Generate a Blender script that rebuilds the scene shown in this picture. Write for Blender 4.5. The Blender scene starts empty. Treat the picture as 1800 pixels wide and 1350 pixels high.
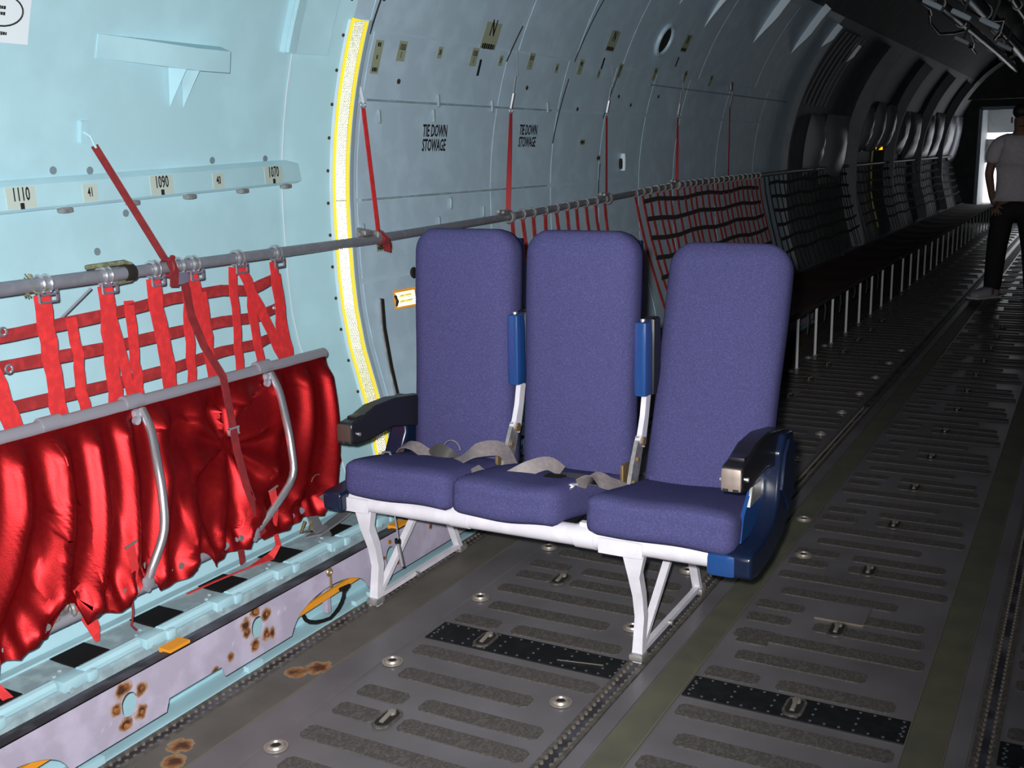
import bpy, bmesh, math, random
from math import sin, cos, pi, sqrt, atan2, radians
from mathutils import Vector, Matrix

random.seed(7)
S = bpy.context.scene
C = S.collection

# ------------------------------------------------------------------ camera, world, light, exposure
cam_d = bpy.data.cameras.new('camera')
cam = bpy.data.objects.new('camera', cam_d); C.objects.link(cam)
cam_d.sensor_width = 36.0
cam_d.lens = 38.0
cam_d.clip_start = 0.02; cam_d.clip_end = 200
RIGHT = Vector((0.882, 0.471, -0.020)); DOWN = Vector((0.081, -0.193, -0.978)); FWD = Vector((-0.465, 0.861, -0.208))
FWD.normalize(); RIGHT = (RIGHT - FWD * RIGHT.dot(FWD)).normalized(); UP = RIGHT.cross(FWD)
M = Matrix.Identity(4)
for i in range(3):
    M[i][0] = RIGHT[i]; M[i][1] = UP[i]; M[i][2] = -FWD[i]
M[2][3] = 1.40
cam.matrix_world = M
S.camera = cam

w = bpy.data.worlds.new('daylight'); S.world = w; w.use_nodes = True
bg = w.node_tree.nodes['Background']
bg.inputs['Color'].default_value = (0.93, 0.96, 1.0, 1); bg.inputs['Strength'].default_value = 2.5

fl = bpy.data.lights.new('camera_flash', 'SPOT'); fl.energy = 620; fl.shadow_soft_size = 0.022
fl.spot_size = radians(90); fl.spot_blend = 1.0
fl.color = (1.0, 0.985, 0.96)
flo = bpy.data.objects.new('camera_flash', fl); C.objects.link(flo)
flo.location = Vector((0, 0, 1.40)) + UP * 0.055 - RIGHT * 0.045
flo.rotation_euler = (FWD - RIGHT * 0.13 + UP * 0.04).to_track_quat('-Z', 'Y').to_euler()

pl = bpy.data.lights.new('doorway_portal', 'AREA'); pl.shape = 'RECTANGLE'; pl.size = 1.35; pl.size_y = 1.8
pl.cycles.is_portal = True
plo = bpy.data.objects.new('doorway_portal', pl); C.objects.link(plo)
plo.location = (-1.42, 23.55, 1.2); plo.rotation_euler = (radians(-90), 0, 0)   # faces -Y

pl2 = bpy.data.lights.new('rear_portal', 'AREA'); pl2.shape = 'RECTANGLE'; pl2.size = 1.6; pl2.size_y = 1.5; pl2.cycles.is_portal = True
pl2o = bpy.data.objects.new('rear_portal', pl2); C.objects.link(pl2o)
pl2o.location = (-.585, -2.57, 1.15); pl2o.rotation_euler = (radians(90), 0, 0)   # faces +Y; portal over the gap added for fill light

S.view_settings.view_transform = 'Standard'; S.view_settings.look = 'None'
S.view_settings.exposure = 0.0; S.view_settings.gamma = 1.0
S.view_settings.use_curve_mapping = False
S.cycles.use_denoising = True

# ------------------------------------------------------------------ materials
MATS = {}
def mat(name, col, rough=0.6, metal=0.0, spec=0.5, noise=0.0, nscale=20.0, bump=0.0, bscale=200.0, sheen=0.0,
        col2=None, lo=0.45, hi=0.65, coat=0.0):
    if name in MATS: return MATS[name]
    m = bpy.data.materials.new(name); m.use_nodes = True
    nt = m.node_tree; b = nt.nodes['Principled BSDF']
    b.inputs['Base Color'].default_value = (*col, 1); b.inputs['Roughness'].default_value = rough
    b.inputs['Metallic'].default_value = metal; b.inputs['Specular IOR Level'].default_value = spec
    b.inputs['Coat Weight'].default_value = coat
    if sheen:
        b.inputs['Sheen Weight'].default_value = sheen; b.inputs['Sheen Roughness'].default_value = 0.4
    tc = nt.nodes.new('ShaderNodeTexCoord')
    if noise or col2:
        n = nt.nodes.new('ShaderNodeTexNoise'); n.inputs['Scale'].default_value = nscale; n.inputs['Detail'].default_value = 6
        nt.links.new(tc.outputs['Object'], n.inputs['Vector'])
        r = nt.nodes.new('ShaderNodeValToRGB')
        r.color_ramp.elements[0].position = lo; r.color_ramp.elements[1].position = hi
        if col2:
            c1, c2 = col, col2
        else:
            c1 = tuple(c * (1 - noise) for c in col); c2 = tuple(min(1, c * (1 + noise)) for c in col)
        r.color_ramp.elements[0].color = (*c1, 1); r.color_ramp.elements[1].color = (*c2, 1)
        nt.links.new(n.outputs['Fac'], r.inputs['Fac']); nt.links.new(r.outputs['Color'], b.inputs['Base Color'])
    if bump:
        n2 = nt.nodes.new('ShaderNodeTexNoise'); n2.inputs['Scale'].default_value = bscale; n2.inputs['Detail'].default_value = 4
        nt.links.new(tc.outputs['Object'], n2.inputs['Vector'])
        bp = nt.nodes.new('ShaderNodeBump'); bp.inputs['Strength'].default_value = bump; bp.inputs['Distance'].default_value = 0.002
        nt.links.new(n2.outputs['Fac'], bp.inputs['Height']); nt.links.new(bp.outputs['Normal'], b.inputs['Normal'])
    MATS[name] = m; return m

m_cyan = mat('flash_cyan_wall_paint', (0.36, 0.58, 0.66), 0.5, noise=0.04, nscale=6)  # cyan shift of the overexposed paint put into its colour
m_wall = mat('blue_grey_wall_paint', (0.46, 0.62, 0.75), 0.5, noise=0.05, nscale=5)
m_wall2 = mat('blue_grey_panel_paint', (0.45, 0.61, 0.74), 0.45, noise=0.06, nscale=9)
m_seal = mat('dark_seam_sealant', (0.03, 0.035, 0.04), 0.7)
m_sill = mat('lilac_sill_paint', (0.42, 0.38, 0.50), 0.6, noise=0.10, nscale=14)
m_rust = mat('orange_rust', (0.10, 0.03, 0.008), 0.9, col2=(0.42, 0.17, 0.03), nscale=40, lo=0.35, hi=0.7)
m_ledge = mat('scuffed_ledge_metal', (0.25, 0.33, 0.37), 0.5, col2=(0.34, 0.46, 0.50), nscale=25)
m_black = mat('black_rubber_pad', (0.006, 0.006, 0.007), 0.85, spec=0.2)
m_groove = mat('dark_groove_metal', (0.022, 0.022, 0.028), 0.6, col2=(0.09, 0.09, 0.12), nscale=7)
m_orange = mat('orange_paint', (0.75, 0.30, 0.02), 0.5)
m_floor = mat('worn_dark_floor_metal', (0.098, 0.092, 0.098), 0.36, spec=0.5, col2=(0.160, 0.152, 0.166), nscale=3.2, lo=0.3, hi=0.75)
m_pad = mat('dark_anti_skid_pad', (0.076, 0.068, 0.064), 0.8, noise=0.3, nscale=150, bump=0.5, bscale=300)
m_blackpad = mat('black_tread_plate', (0.007, 0.008, 0.009), 0.55, noise=0.3, nscale=30)
m_stud = mat('pale_stud', (0.09, 0.10, 0.11), 0.5)
m_green = mat('olive_floor_strip', (0.078, 0.077, 0.060), 0.6, col2=(0.108, 0.110, 0.072), nscale=7, lo=0.35, hi=0.7)
m_brown = mat('brown_grey_floor_strip', (0.062, 0.056, 0.050), 0.6, col2=(0.095, 0.086, 0.078), nscale=6, lo=0.3, hi=0.7)
m_track = mat('worn_track_metal', (0.12, 0.11, 0.10), 0.5, metal=0.3, noise=0.25, nscale=60)
m_bead = mat('tan_track_lip', (0.17, 0.145, 0.12), 0.5, metal=0.2)
m_ring = mat('steel_ring', (0.42, 0.38, 0.34), 0.4, metal=0.6)
m_dark = mat('dark_socket', (0.008, 0.007, 0.006), 0.8)
m_tube = mat('grey_tube_metal', (0.21, 0.22, 0.26), 0.45, metal=0.25, noise=0.08, nscale=30)
m_bar = mat('grey_anodised_bar', (0.30, 0.30, 0.35), 0.42, metal=0.3)
m_alu = mat('bright_aluminium', (0.62, 0.63, 0.68), 0.30, metal=0.85)
m_alu2 = mat('dull_aluminium', (0.40, 0.39, 0.39), 0.42, metal=0.6, noise=0.2, nscale=40)
m_red = mat('red_net_webbing', (0.62, 0.026, 0.030), 0.75, noise=0.12, nscale=45, bump=0.3, bscale=500)
m_redmid = mat('shaded_red_webbing', (0.33, 0.020, 0.024), 0.75, noise=0.2, nscale=40)  # shade of the twisted horizontal straps put into a darker red
m_reddk = mat('dark_red_webbing', (0.20, 0.014, 0.018), 0.75, noise=0.15, nscale=40)
m_canvas = mat('red_satin_canvas', (0.33, 0.008, 0.011), 0.45, metal=0.8, noise=0.08, nscale=60, bump=0.15, bscale=300)
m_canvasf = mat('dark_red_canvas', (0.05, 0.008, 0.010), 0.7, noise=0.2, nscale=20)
m_blue = mat('blue_purple_seat_fabric', (0.068, 0.067, 0.175), 0.95, spec=0.05, noise=0.16, nscale=240, bump=0.35, bscale=420)
m_shell = mat('glossy_navy_shell', (0.006, 0.012, 0.036), 0.25, spec=0.5)
m_blueplast = mat('mid_blue_plastic', (0.012, 0.055, 0.20), 0.25, coat=0.4)
m_armblk = mat('black_armrest_vinyl', (0.010, 0.010, 0.013), 0.35)
m_plate = mat('brushed_armrest_plate', (0.46, 0.38, 0.34), 0.42, metal=0.75)
m_white = mat('white_seat_frame_paint', (0.66, 0.65, 0.72), 0.4, noise=0.05, nscale=20)
m_belt = mat('grey_seat_belt', (0.20, 0.175, 0.18), 0.55, noise=0.1, nscale=80)
m_beltdk = mat('dark_seat_belt', (0.06, 0.055, 0.055), 0.6)
m_brass = mat('brass_fitting', (0.40, 0.28, 0.15), 0.35, metal=0.7)
m_yellow = mat('yellow_tape_edge', (0.95, 0.80, 0.03), 0.5)
m_retro = mat('reflective_tape_prisms', (1.0, 0.99, 0.86), 0.12, metal=1.0)
m_retro2 = mat('orange_reflective_prisms', (1.0, 0.72, 0.10), 0.16, metal=1.0)
m_ink = mat('black_ink', (0.008, 0.008, 0.010), 0.7)
m_lab = mat('pale_placard', (0.42, 0.50, 0.46), 0.6)
m_labd = mat('olive_placard', (0.30, 0.35, 0.25), 0.6)
m_paper = mat('white_paper', (0.62, 0.70, 0.76), 0.7)
m_stain = mat('brown_spot', (0.05, 0.03, 0.02), 0.8)
m_spot = mat('grey_plug', (0.16, 0.22, 0.25), 0.6)
m_insul = mat('silver_insulation_blanket', (0.34, 0.37, 0.42), 0.38, metal=0.3, bump=0.6, bscale=14)
m_lining = mat('grey_green_lining', (0.13, 0.15, 0.17), .6, noise=.1, nscale=6)  # lining tone also darkened to stand for the flash falloff
m_ceil = mat('dark_ceiling_lining', (0.06, 0.065, 0.075), 0.7, noise=0.2, nscale=5)
m_pipe = mat('ceiling_pipe_metal', (0.16, 0.17, 0.19), 0.4, metal=0.4)
m_fin = mat('pale_frame_paint', (0.62, 0.74, 0.84), 0.5)
m_post = mat('flash_lit_leg_tube', (0.88, 0.90, 0.95), 0.3, metal=0.2)  # chrome's flash reflection put into a near-white colour
m_rope = mat('frayed_green_rope', (0.16, 0.17, 0.10), 0.9, noise=0.3, nscale=60)
m_wire = mat('grey_wire', (0.30, 0.33, 0.38), 0.4, metal=0.4)
m_skin = mat('skin_tone', (0.22, 0.12, 0.085), 0.55)
m_shirt = mat('pale_grey_shirt', (0.62, 0.58, 0.62), 0.8, noise=0.05, nscale=30)
m_trou = mat('black_trousers', (0.012, 0.012, 0.014), 0.85)
m_shoe = mat('pale_sneaker', (0.42, 0.40, 0.45), 0.6)
m_hair = mat('dark_hair', (0.012, 0.010, 0.009), 0.6)
m_vest = mat('pale_vestibule_paint', (0.60, 0.62, 0.64), 0.6)
m_strapend = mat('grey_strap_loop', (0.16, 0.16, 0.18), 0.7)

def rust_spots(m, spots, clean, origin):
    """rust stains of their own shape around bolts: spots = (x, y, z, radius) in world metres, origin = the object's origin"""
    nt = m.node_tree; b = nt.nodes['Principled BSDF']; tc = nt.nodes.new('ShaderNodeTexCoord')
    nz = nt.nodes.new('ShaderNodeTexNoise'); nz.inputs['Scale'].default_value = 38; nz.inputs['Detail'].default_value = 5
    nt.links.new(tc.outputs['Object'], nz.inputs['Vector']); acc = None
    for (x, y, z, r) in spots:
        d = nt.nodes.new('ShaderNodeVectorMath'); d.operation = 'DISTANCE'; d.inputs[1].default_value = (x - origin[0], y - origin[1], z - origin[2])
        nt.links.new(tc.outputs['Object'], d.inputs[0])
        mr = nt.nodes.new('ShaderNodeMapRange'); mr.inputs['From Min'].default_value = r; mr.inputs['From Max'].default_value = 0
        nt.links.new(d.outputs['Value'], mr.inputs['Value'])
        if acc is None: acc = mr.outputs['Result']
        else:
            mx = nt.nodes.new('ShaderNodeMath'); mx.operation = 'MAXIMUM'; nt.links.new(acc, mx.inputs[0]); nt.links.new(mr.outputs['Result'], mx.inputs[1]); acc = mx.outputs['Value']
    ad = nt.nodes.new('ShaderNodeMath'); ad.operation = 'MULTIPLY_ADD'; ad.inputs[1].default_value = 1.5
    nt.links.new(nz.outputs['Fac'], ad.inputs[0]); nt.links.new(acc, ad.inputs[2]); 
    gate = nt.nodes.new('ShaderNodeMath'); gate.operation = 'SUBTRACT'; gate.inputs[1].default_value = .75; nt.links.new(ad.outputs['Value'], gate.inputs[0])
    lim = nt.nodes.new('ShaderNodeMath'); lim.operation = 'MULTIPLY'; s8 = nt.nodes.new('ShaderNodeMath'); s8.operation = 'MULTIPLY'; s8.inputs[1].default_value = 6; s8.use_clamp = True
    nt.links.new(acc, s8.inputs[0]); nt.links.new(gate.outputs['Value'], lim.inputs[0]); nt.links.new(s8.outputs['Value'], lim.inputs[1])
    rp = nt.nodes.new('ShaderNodeValToRGB'); e = rp.color_ramp.elements; e[0].position = .05; e[0].color = (*clean, 0)
    e[1].position = .75; e[1].color = (.06, .02, .006, 1)
    q = e.new(.22); q.color = (.40, .27, .13, .55); q = e.new(.45); q.color = (.26, .10, .025, .9)
    nt.links.new(lim.outputs['Value'], rp.inputs['Fac'])
    old = b.inputs['Base Color'].links[0].from_socket if b.inputs['Base Color'].links else None
    mix = nt.nodes.new('ShaderNodeMix'); mix.data_type = 'RGBA'
    nt.links.new(rp.outputs['Alpha'], mix.inputs['Factor']); nt.links.new(rp.outputs['Color'], mix.inputs['B'])
    if old: nt.links.new(old, mix.inputs['A'])
    else: mix.inputs['A'].default_value = (*clean, 1)
    nt.links.new(mix.outputs['Result'], b.inputs['Base Color'])
_sp = []
for hy, hz in ((1.68, .105), (2.145, .115)):
    for k in range(5):
        a_ = 2 * pi * k / 5 + .5; _sp.append((-1.985, hy + .043 * cos(a_), hz + .05 * sin(a_), .026))
_sp += [(-1.985, 2.03, .075, .02), (-1.985, 1.97, .06, .02), (-1.985, 2.20, .075, .024), (-1.985, 2.10, .14, .03), (-1.985, 1.66, .15, .03), (-1.985, 3.35, .10, .02), (-1.985, 3.05, .12, .015)]
m_web = mat('rusty_lilac_web_paint', (0.42, 0.38, 0.50), 0.6, noise=0.10, nscale=14)
rust_spots(m_web, _sp, (0.42, 0.38, 0.50), (-2.1, 2.5, 0))
m_brownr = mat('rusty_brown_floor_strip', (0.080, 0.072, 0.064), 0.6, col2=(0.125, 0.112, 0.10), nscale=6, lo=0.3, hi=0.7)
rust_spots(m_brownr, [(-1.82, 2.20, .004, .05), (-1.86, 2.15, .004, .04), (-1.83, 1.66, .004, .04), (-1.87, 1.72, .004, .04)], (0.08, 0.072, 0.064), (-.585, 8, 0))

# ------------------------------------------------------------------ mesh helpers
class MB:
    def __init__(s): s.v = []; s.f = []
    def add(s, vs, fs):
        o = len(s.v); s.v += [Vector(p) for p in vs]; s.f += [tuple(i + o for i in f) for f in fs]; return s
    def box(s, c, d, rot=None):
        hx, hy, hz = d[0] / 2, d[1] / 2, d[2] / 2; c = Vector(c)
        ps = [Vector((x, y, z)) for x in (-hx, hx) for y in (-hy, hy) for z in (-hz, hz)]
        if rot is not None: ps = [rot @ p for p in ps]
        return s.add([p + c for p in ps], [(0, 1, 3, 2), (4, 6, 7, 5), (0, 4, 5, 1), (2, 3, 7, 6), (0, 2, 6, 4), (1, 5, 7, 3)])
    def bx(s, x0, x1, y0, y1, z0, z1):
        return s.box(((x0 + x1) / 2, (y0 + y1) / 2, (z0 + z1) / 2), (x1 - x0, y1 - y0, z1 - z0))
    def bar(s, a, b, wd, th, side=(0, 0, 1)):
        """box from a to b, wd across 'side'-ish direction, th along the other"""
        a, b = Vector(a), Vector(b); t = (b - a); L = t.length; t.normalize(); sd = Vector(side)
        sd = (sd - t * sd.dot(t)).normalized(); n = t.cross(sd)
        return s.box((a + b) / 2, (L, wd, th), Matrix((t, sd, n)).transposed())
    def tube(s, path, r, n=10, caps=True):
        path = [Vector(p) for p in path]; k = len(path); rings = []
        rr = r if isinstance(r, (list, tuple)) else [r] * k
        up = None; vs = []
        for i, p in enumerate(path):
            t = (path[min(i + 1, k - 1)] - path[max(i - 1, 0)]).normalized()
            if up is None:
                up = Vector((0, 0, 1)) if abs(t.z) < 0.9 else Vector((1, 0, 0))
            u = (up - t * up.dot(t))
            if u.length < 1e-4: u = Vector((1, 0, 0)) - t * t.x
            u.normalize(); up = u; q = t.cross(u)
            vs += [p + (u * cos(2 * pi * j / n) + q * sin(2 * pi * j / n)) * rr[i] for j in range(n)]
        fs = [(i * n + j, i * n + (j + 1) % n, (i + 1) * n + (j + 1) % n, (i + 1) * n + j) for i in range(k - 1) for j in range(n)]
        if caps: fs += [tuple(range(n - 1, -1, -1)), tuple((k - 1) * n + j for j in range(n))]
        return s.add(vs, fs)
    def ribbon(s, path, wdirs, wd, th=0.002):
        """flat strap along path; wdirs: one vector or list; real thickness"""
        path = [Vector(p) for p in path]; k = len(path); vs = []
        for i, p in enumerate(path):
            t = (path[min(i + 1, k - 1)] - path[max(i - 1, 0)]).normalized()
            d = Vector(wdirs[i] if isinstance(wdirs, list) else wdirs); d = (d - t * d.dot(t))
            if d.length < 1e-5: d = Vector((1, 0, 0)).cross(t)
            d.normalize(); n = t.cross(d).normalized()
            ww = (wd[i] if isinstance(wd, list) else wd) / 2
            vs += [p - d * ww - n * th / 2, p + d * ww - n * th / 2, p + d * ww + n * th / 2, p - d * ww + n * th / 2]
        fs = [(i * 4 + j, i * 4 + (j + 1) % 4, (i + 1) * 4 + (j + 1) % 4, (i + 1) * 4 + j) for i in range(k - 1) for j in range(4)]
        fs += [(3, 2, 1, 0), tuple((k - 1) * 4 + j for j in range(4))]
        return s.add(vs, fs)
    def prism(s, poly, axis, a, b):
        """extrude 2-D polygon along axis (0:x poly=(y,z); 1:y poly=(x,z); 2:z poly=(x,y))"""
        n = len(poly)
        def P(p, t):
            return {0: (t, p[0], p[1]), 1: (p[0], t, p[1]), 2: (p[0], p[1], t)}[axis]
        vs = [P(p, a) for p in poly] + [P(p, b) for p in poly]
        fs = [(i, (i + 1) % n, n + (i + 1) % n, n + i) for i in range(n)] + [tuple(range(n - 1, -1, -1)), tuple(range(n, 2 * n))]
        return s.add(vs, fs)
    def disc(s, c, nrm, r, th, n=16):
        c = Vector(c); nrm = Vector(nrm).normalized()
        return s.tube([c, c + nrm * th], r, n)
    def torus(s, c, nrm, R, r, n=20, m=8, sx=1.0):
        c = Vector(c); nrm = Vector(nrm).normalized(); a = nrm.orthogonal().normalized(); b = nrm.cross(a); vs = []
        for i in range(n):
            t = 2 * pi * i / n; e = a * cos(t) * sx + b * sin(t)
            for j in range(m):
                q = 2 * pi * j / m; vs.append(c + e * (R + r * cos(q)) + nrm * r * sin(q))
        fs = [(i * m + j, ((i + 1) % n) * m + j, ((i + 1) % n) * m + (j + 1) % m, i * m + (j + 1) % m) for i in range(n) for j in range(m)]
        return s.add(vs, fs)
    def rbox(s, c, d, r, n=6, deform=None, rot=None):
        """rounded box"""
        c = Vector(c); hx, hy, hz = d[0] / 2, d[1] / 2, d[2] / 2; r = min(r, hx, hy, hz)
        bm = bmesh.new(); bmesh.ops.create_cube(bm, size=2)
        bmesh.ops.subdivide_edges(bm, edges=bm.edges[:], cuts=n, use_grid_fill=True)
        vs = []
        for v in bm.verts:
            p = Vector((v.co.x * hx, v.co.y * hy, v.co.z * hz))
            # denser sampling towards the edges
            q = Vector((max(-hx + r, min(hx - r, p.x)), max(-hy + r, min(hy - r, p.y)), max(-hz + r, min(hz - r, p.z))))
            e = p - q
            if e.length > 1e-9:
                m_ = max(abs(e.x), abs(e.y), abs(e.z)); p = q + e.normalized() * min(r, m_ if m_ < r else r)
            if deform: p = deform(p)
            if rot is not None: p = rot @ p
            vs.append(p + c)
        bm.verts.index_update()
        fs = [tuple(v.index for v in f.verts) for f in bm.faces]; bm.free()
        return s.add(vs, fs)
    def build(s, name, m, parent=None, smooth=35, kind=None):
        base = parent.matrix_world.translation.copy() if parent is not None else None
        me = bpy.data.meshes.new(name)
        if parent is None:
            xs = [p.x for p in s.v]; ys = [p.y for p in s.v]; zs = [p.z for p in s.v]
            base = Vector(((min(xs) + max(xs)) / 2, (min(ys) + max(ys)) / 2, min(zs)))
        else:
            base = WORLD[parent.name]
        me.from_pydata([p - base for p in s.v], [], s.f); me.validate()
        bm = bmesh.new(); bm.from_mesh(me); bmesh.ops.recalc_face_normals(bm, faces=bm.faces); bm.to_mesh(me); bm.free()
        if smooth:
            for p in me.polygons: p.use_smooth = True
            me.set_sharp_from_angle(angle=radians(smooth))
        me.materials.append(m)
        o = bpy.data.objects.new(name, me); C.objects.link(o)
        WORLD[o.name] = base
        if parent is None: o.location = base
        else: o.parent = parent
        if kind: o['kind'] = kind
        return o
WORLD = {}
def tag(o, label=None, cat=None, group=None, kind=None):
    if label: o['label'] = label
    if cat: o['category'] = cat
    if group: o['group'] = group
    if kind: o['kind'] = kind
    return o
def thing(name, loc, label=None, cat=None, group=None, kind=None):
    o = bpy.data.objects.new(name, None); C.objects.link(o); o.location = loc; o.empty_display_size = 0.1
    WORLD[o.name] = Vector(loc); return tag(o, label, cat, group, kind)
def copyat(src, dloc, parent):
    """copy of a part at an offset, sharing its mesh"""
    o = src.copy(); C.objects.link(o); o.parent = parent; o.location = Vector(src.location) + Vector(dloc)
    WORLD[o.name] = WORLD[src.name] + Vector(dloc); return o

# ------------------------------------------------------------------ fuselage section
CX, CZ, RW = -0.585, 1.2, 1.862
PROF = [(-.3, -2.1), (0, -2.2), (.15, -2.265), (.323, -2.316), (.454, -2.335), (.582, -2.371), (.709, -2.408), (.857, -2.433), (.984, -2.443), (1.15, -2.447), (1.25, -2.447)]
def xw(z):
    if z > 1.25: return CX - sqrt(max(0, RW ** 2 - (z - CZ) ** 2))
    for (z0, x0), (z1, x1) in zip(PROF[:-1], PROF[1:]):
        if z <= z1: return x0 + (x1 - x0) * (z - z0) / (z1 - z0)
    return PROF[-1][1]
def woff(y, z):
    if y >= 3.20: return 0.0
    o = 0.02 + (-0.08 - 0.02) * max(0, min(1, (z - .18) / .6))
    if y <= 2.98: return o
    t = (3.20 - y) / .22; return o * t
def wn(y, z):
    e = 0.01; dx = (xw(z + e) + woff(y, z + e) - xw(z - e) - woff(y, z - e)) / (2 * e)
    return Vector((1, 0, -dx)).normalized()
def WP(y, z, off=0.0):
    return Vector((xw(z) + woff(y, z), y, z)) + wn(y, z) * off

def wall_patch(mb, y0, y1, z0, z1, th=0.004, nz=8, ny=2, inset=0.0):
    """curved plate lying on the wall"""
    ys = [y0 + (y1 - y0) * i / ny for i in range(ny + 1)]; zs = [z0 + (z1 - z0) * i / nz for i in range(nz + 1)]
    vs = [WP(y, z, inset + th) for y in ys for z in zs] + [WP(y, z, inset - 0.004) for y in ys for z in zs]
    k = nz + 1; o = len(ys) * k; fs = []
    for i in range(ny):
        for j in range(nz):
            a = i * k + j; fs += [(a, a + 1, a + k + 1, a + k), (o + a, o + a + k, o + a + k + 1, o + a + 1)]
    for j in range(nz):
        fs += [(j, o + j, o + j + 1, j + 1), (ny * k + j, ny * k + j + 1, o + ny * k + j + 1, o + ny * k + j)]
    for i in range(ny):
        fs += [(i * k, (i + 1) * k, o + (i + 1) * k, o + i * k), (i * k + nz, o + i * k + nz, o + (i + 1) * k + nz, (i + 1) * k + nz)]
    return mb.add(vs, fs)
def skin_sheet(mb, pts_fn, ys, ts, th):
    """swept wall skin with thickness; pts_fn(y,t)->(x,z), outward offset th"""
    vs = []; k = len(ts)
    for y in ys:
        for t in ts:
            x, z = pts_fn(y, t); vs.append((x, y, z))
    for y in ys:
        for t in ts:
            x, z = pts_fn(y, t); d = Vector((x - CX, z - CZ)); d.normalize(); vs.append((x + d.x * th, y, z + d.y * th))
    o = len(ys) * k; fs = []
    for i in range(len(ys) - 1):
        for j in range(k - 1):
            a = i * k + j; fs += [(a, a + 1, a + k + 1, a + k), (o + a, o + a + k, o + a + k + 1, o + a + 1)]
    e = len(ys) - 1
    for j in range(k - 1):
        fs += [(j, o + j, o + j + 1, j + 1), (e * k + j, e * k + j + 1, o + e * k + j + 1, o + e * k + j)]
    for i in range(e):
        fs += [(i * k, (i + 1) * k, o + (i + 1) * k, o + i * k), (i * k + k - 1, o + i * k + k - 1, o + (i + 1) * k + k - 1, (i + 1) * k + k - 1)]
    return mb.add(vs, fs)
YB, YF = -2.5, 22.0
ZT = 2.45
wl = thing('wall_left', (-2.45, 8, 0), 'curved blue-grey cabin wall with riveted panels and stencilled marks', kind='structure')
zs = [-.1 + i * (ZT + .1) / 30 for i in range(31)]
zsd = [.16 + i * (ZT - .16) / 30 for i in range(31)]
mb = MB(); skin_sheet(mb, lambda y, t: (xw(t), t), [3.20, 6, 9.55], zs, 0.05); mb.build('wall_skin', m_wall, wl)
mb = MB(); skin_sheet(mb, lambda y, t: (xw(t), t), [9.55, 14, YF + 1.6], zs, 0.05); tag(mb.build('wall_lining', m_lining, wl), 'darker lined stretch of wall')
mb = MB(); skin_sheet(mb, lambda y, t: (xw(t) + woff(y, t), t), [YB, 0, 1.0, 2.0, 2.98, 3.02, 3.08, 3.14, 3.20], zsd, 0.05)
tag(mb.build('door_skin', m_cyan, wl), 'door section of the wall, its flash-lit cyan put into the paint')
mb = MB(); skin_sheet(mb, lambda y, t: (2 * CX - xw(t), t), [YB, 6, 14, YF + 1.6], zs, 0.05)
wr = mb.build('wall_right', m_ceil); tag(wr, kind='structure')
mb = MB(); skin_sheet(mb, lambda y, t: (CX - RW * cos(t), CZ + RW * sin(t)), [YB, 6, 14, YF + 1.6],
                      [math.asin((ZT - CZ) / RW) + (pi - 2 * math.asin((ZT - CZ) / RW)) * i / 24 for i in range(25)], 0.05)
ceil = mb.build('ceiling', m_ceil); tag(ceil, kind='structure')
mb = MB(); yr = YB - .06          # rear closure; unseen gap added to let in fill daylight
mb.bx(-2.8, CX - .8, yr, YB, -.2, 3.3); mb.bx(CX + .8, 1.6, yr, YB, -.2, 3.3); mb.bx(CX - .8, CX + .8, yr, YB, 1.9, 3.3); mb.bx(CX - .8, CX + .8, yr, YB, -.2, .4)
tag(mb.build('wall_rear', m_ceil, smooth=0), kind='structure')

# forward bulkhead with a doorway, the vestibule beyond it
DX0, DX1, DZ0, DZ1 = -2.02, -0.80, 0.30, 2.04
mb = MB(); yb = YF
mb.bx(-2.6, DX0, yb, yb + .06, -.1, 3.1); mb.bx(DX1, 1.45, yb, yb + .06, -.1, 3.1); mb.bx(DX0, DX1, yb, yb + .06, DZ1, 3.1); mb.bx(DX0, DX1, yb, yb + .06, -.1, DZ0)
wf = mb.build('wall_front', m_ceil, smooth=0); tag(wf, kind='structure')
mb = MB()
for a, b in (((DX0, DZ0), (DX0, DZ1)), ((DX0, DZ1), (DX1, DZ1)), ((DX1, DZ1), (DX1, DZ0))):
    mb.bar((a[0], yb - .02, a[1]), (b[0], yb - .02, b[1]), .06, .06, (0, 1, 0))
tag(mb.build('trim_1', m_wall), kind='structure')
vst = thing('vestibule_wall', (-1.4, YF + .8, 0), kind='structure')
mb = MB(); mb.bx(DX0 - .06, DX0, yb + .06, yb + 1.5, 0, 2.3); mb.build('side_panel', m_vest, vst)
mb = MB(); mb.bx(DX1, DX1 + .06, yb + .06, yb + 1.5, 0, 2.3); mb.build('side_panel', m_vest, vst)
mb = MB(); mb.bx(DX0, DX1, yb + .06, yb + 1.5, 2.1, 2.16); mb.build('overhead_panel', m_vest, vst)
mb = MB(); mb.bx(DX0, DX1, yb + .06, yb + 1.5, .22, .28); mb.build('step', m_track, vst)
mb = MB(); mb.bx(DX0, DX1, yb + 1.44, yb + 1.5, 1.62, 2.1); mb.build('header_panel', m_vest, vst)
mb = MB(); mb.bx(DX0, -1.72, yb + 1.3, yb + 1.36, 1.05, 1.5); mb.bx(-1.95, -1.80, yb + 1.27, yb + 1.30, 1.12, 1.42); mb.build('wall_box', m_vest, vst)

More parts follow.
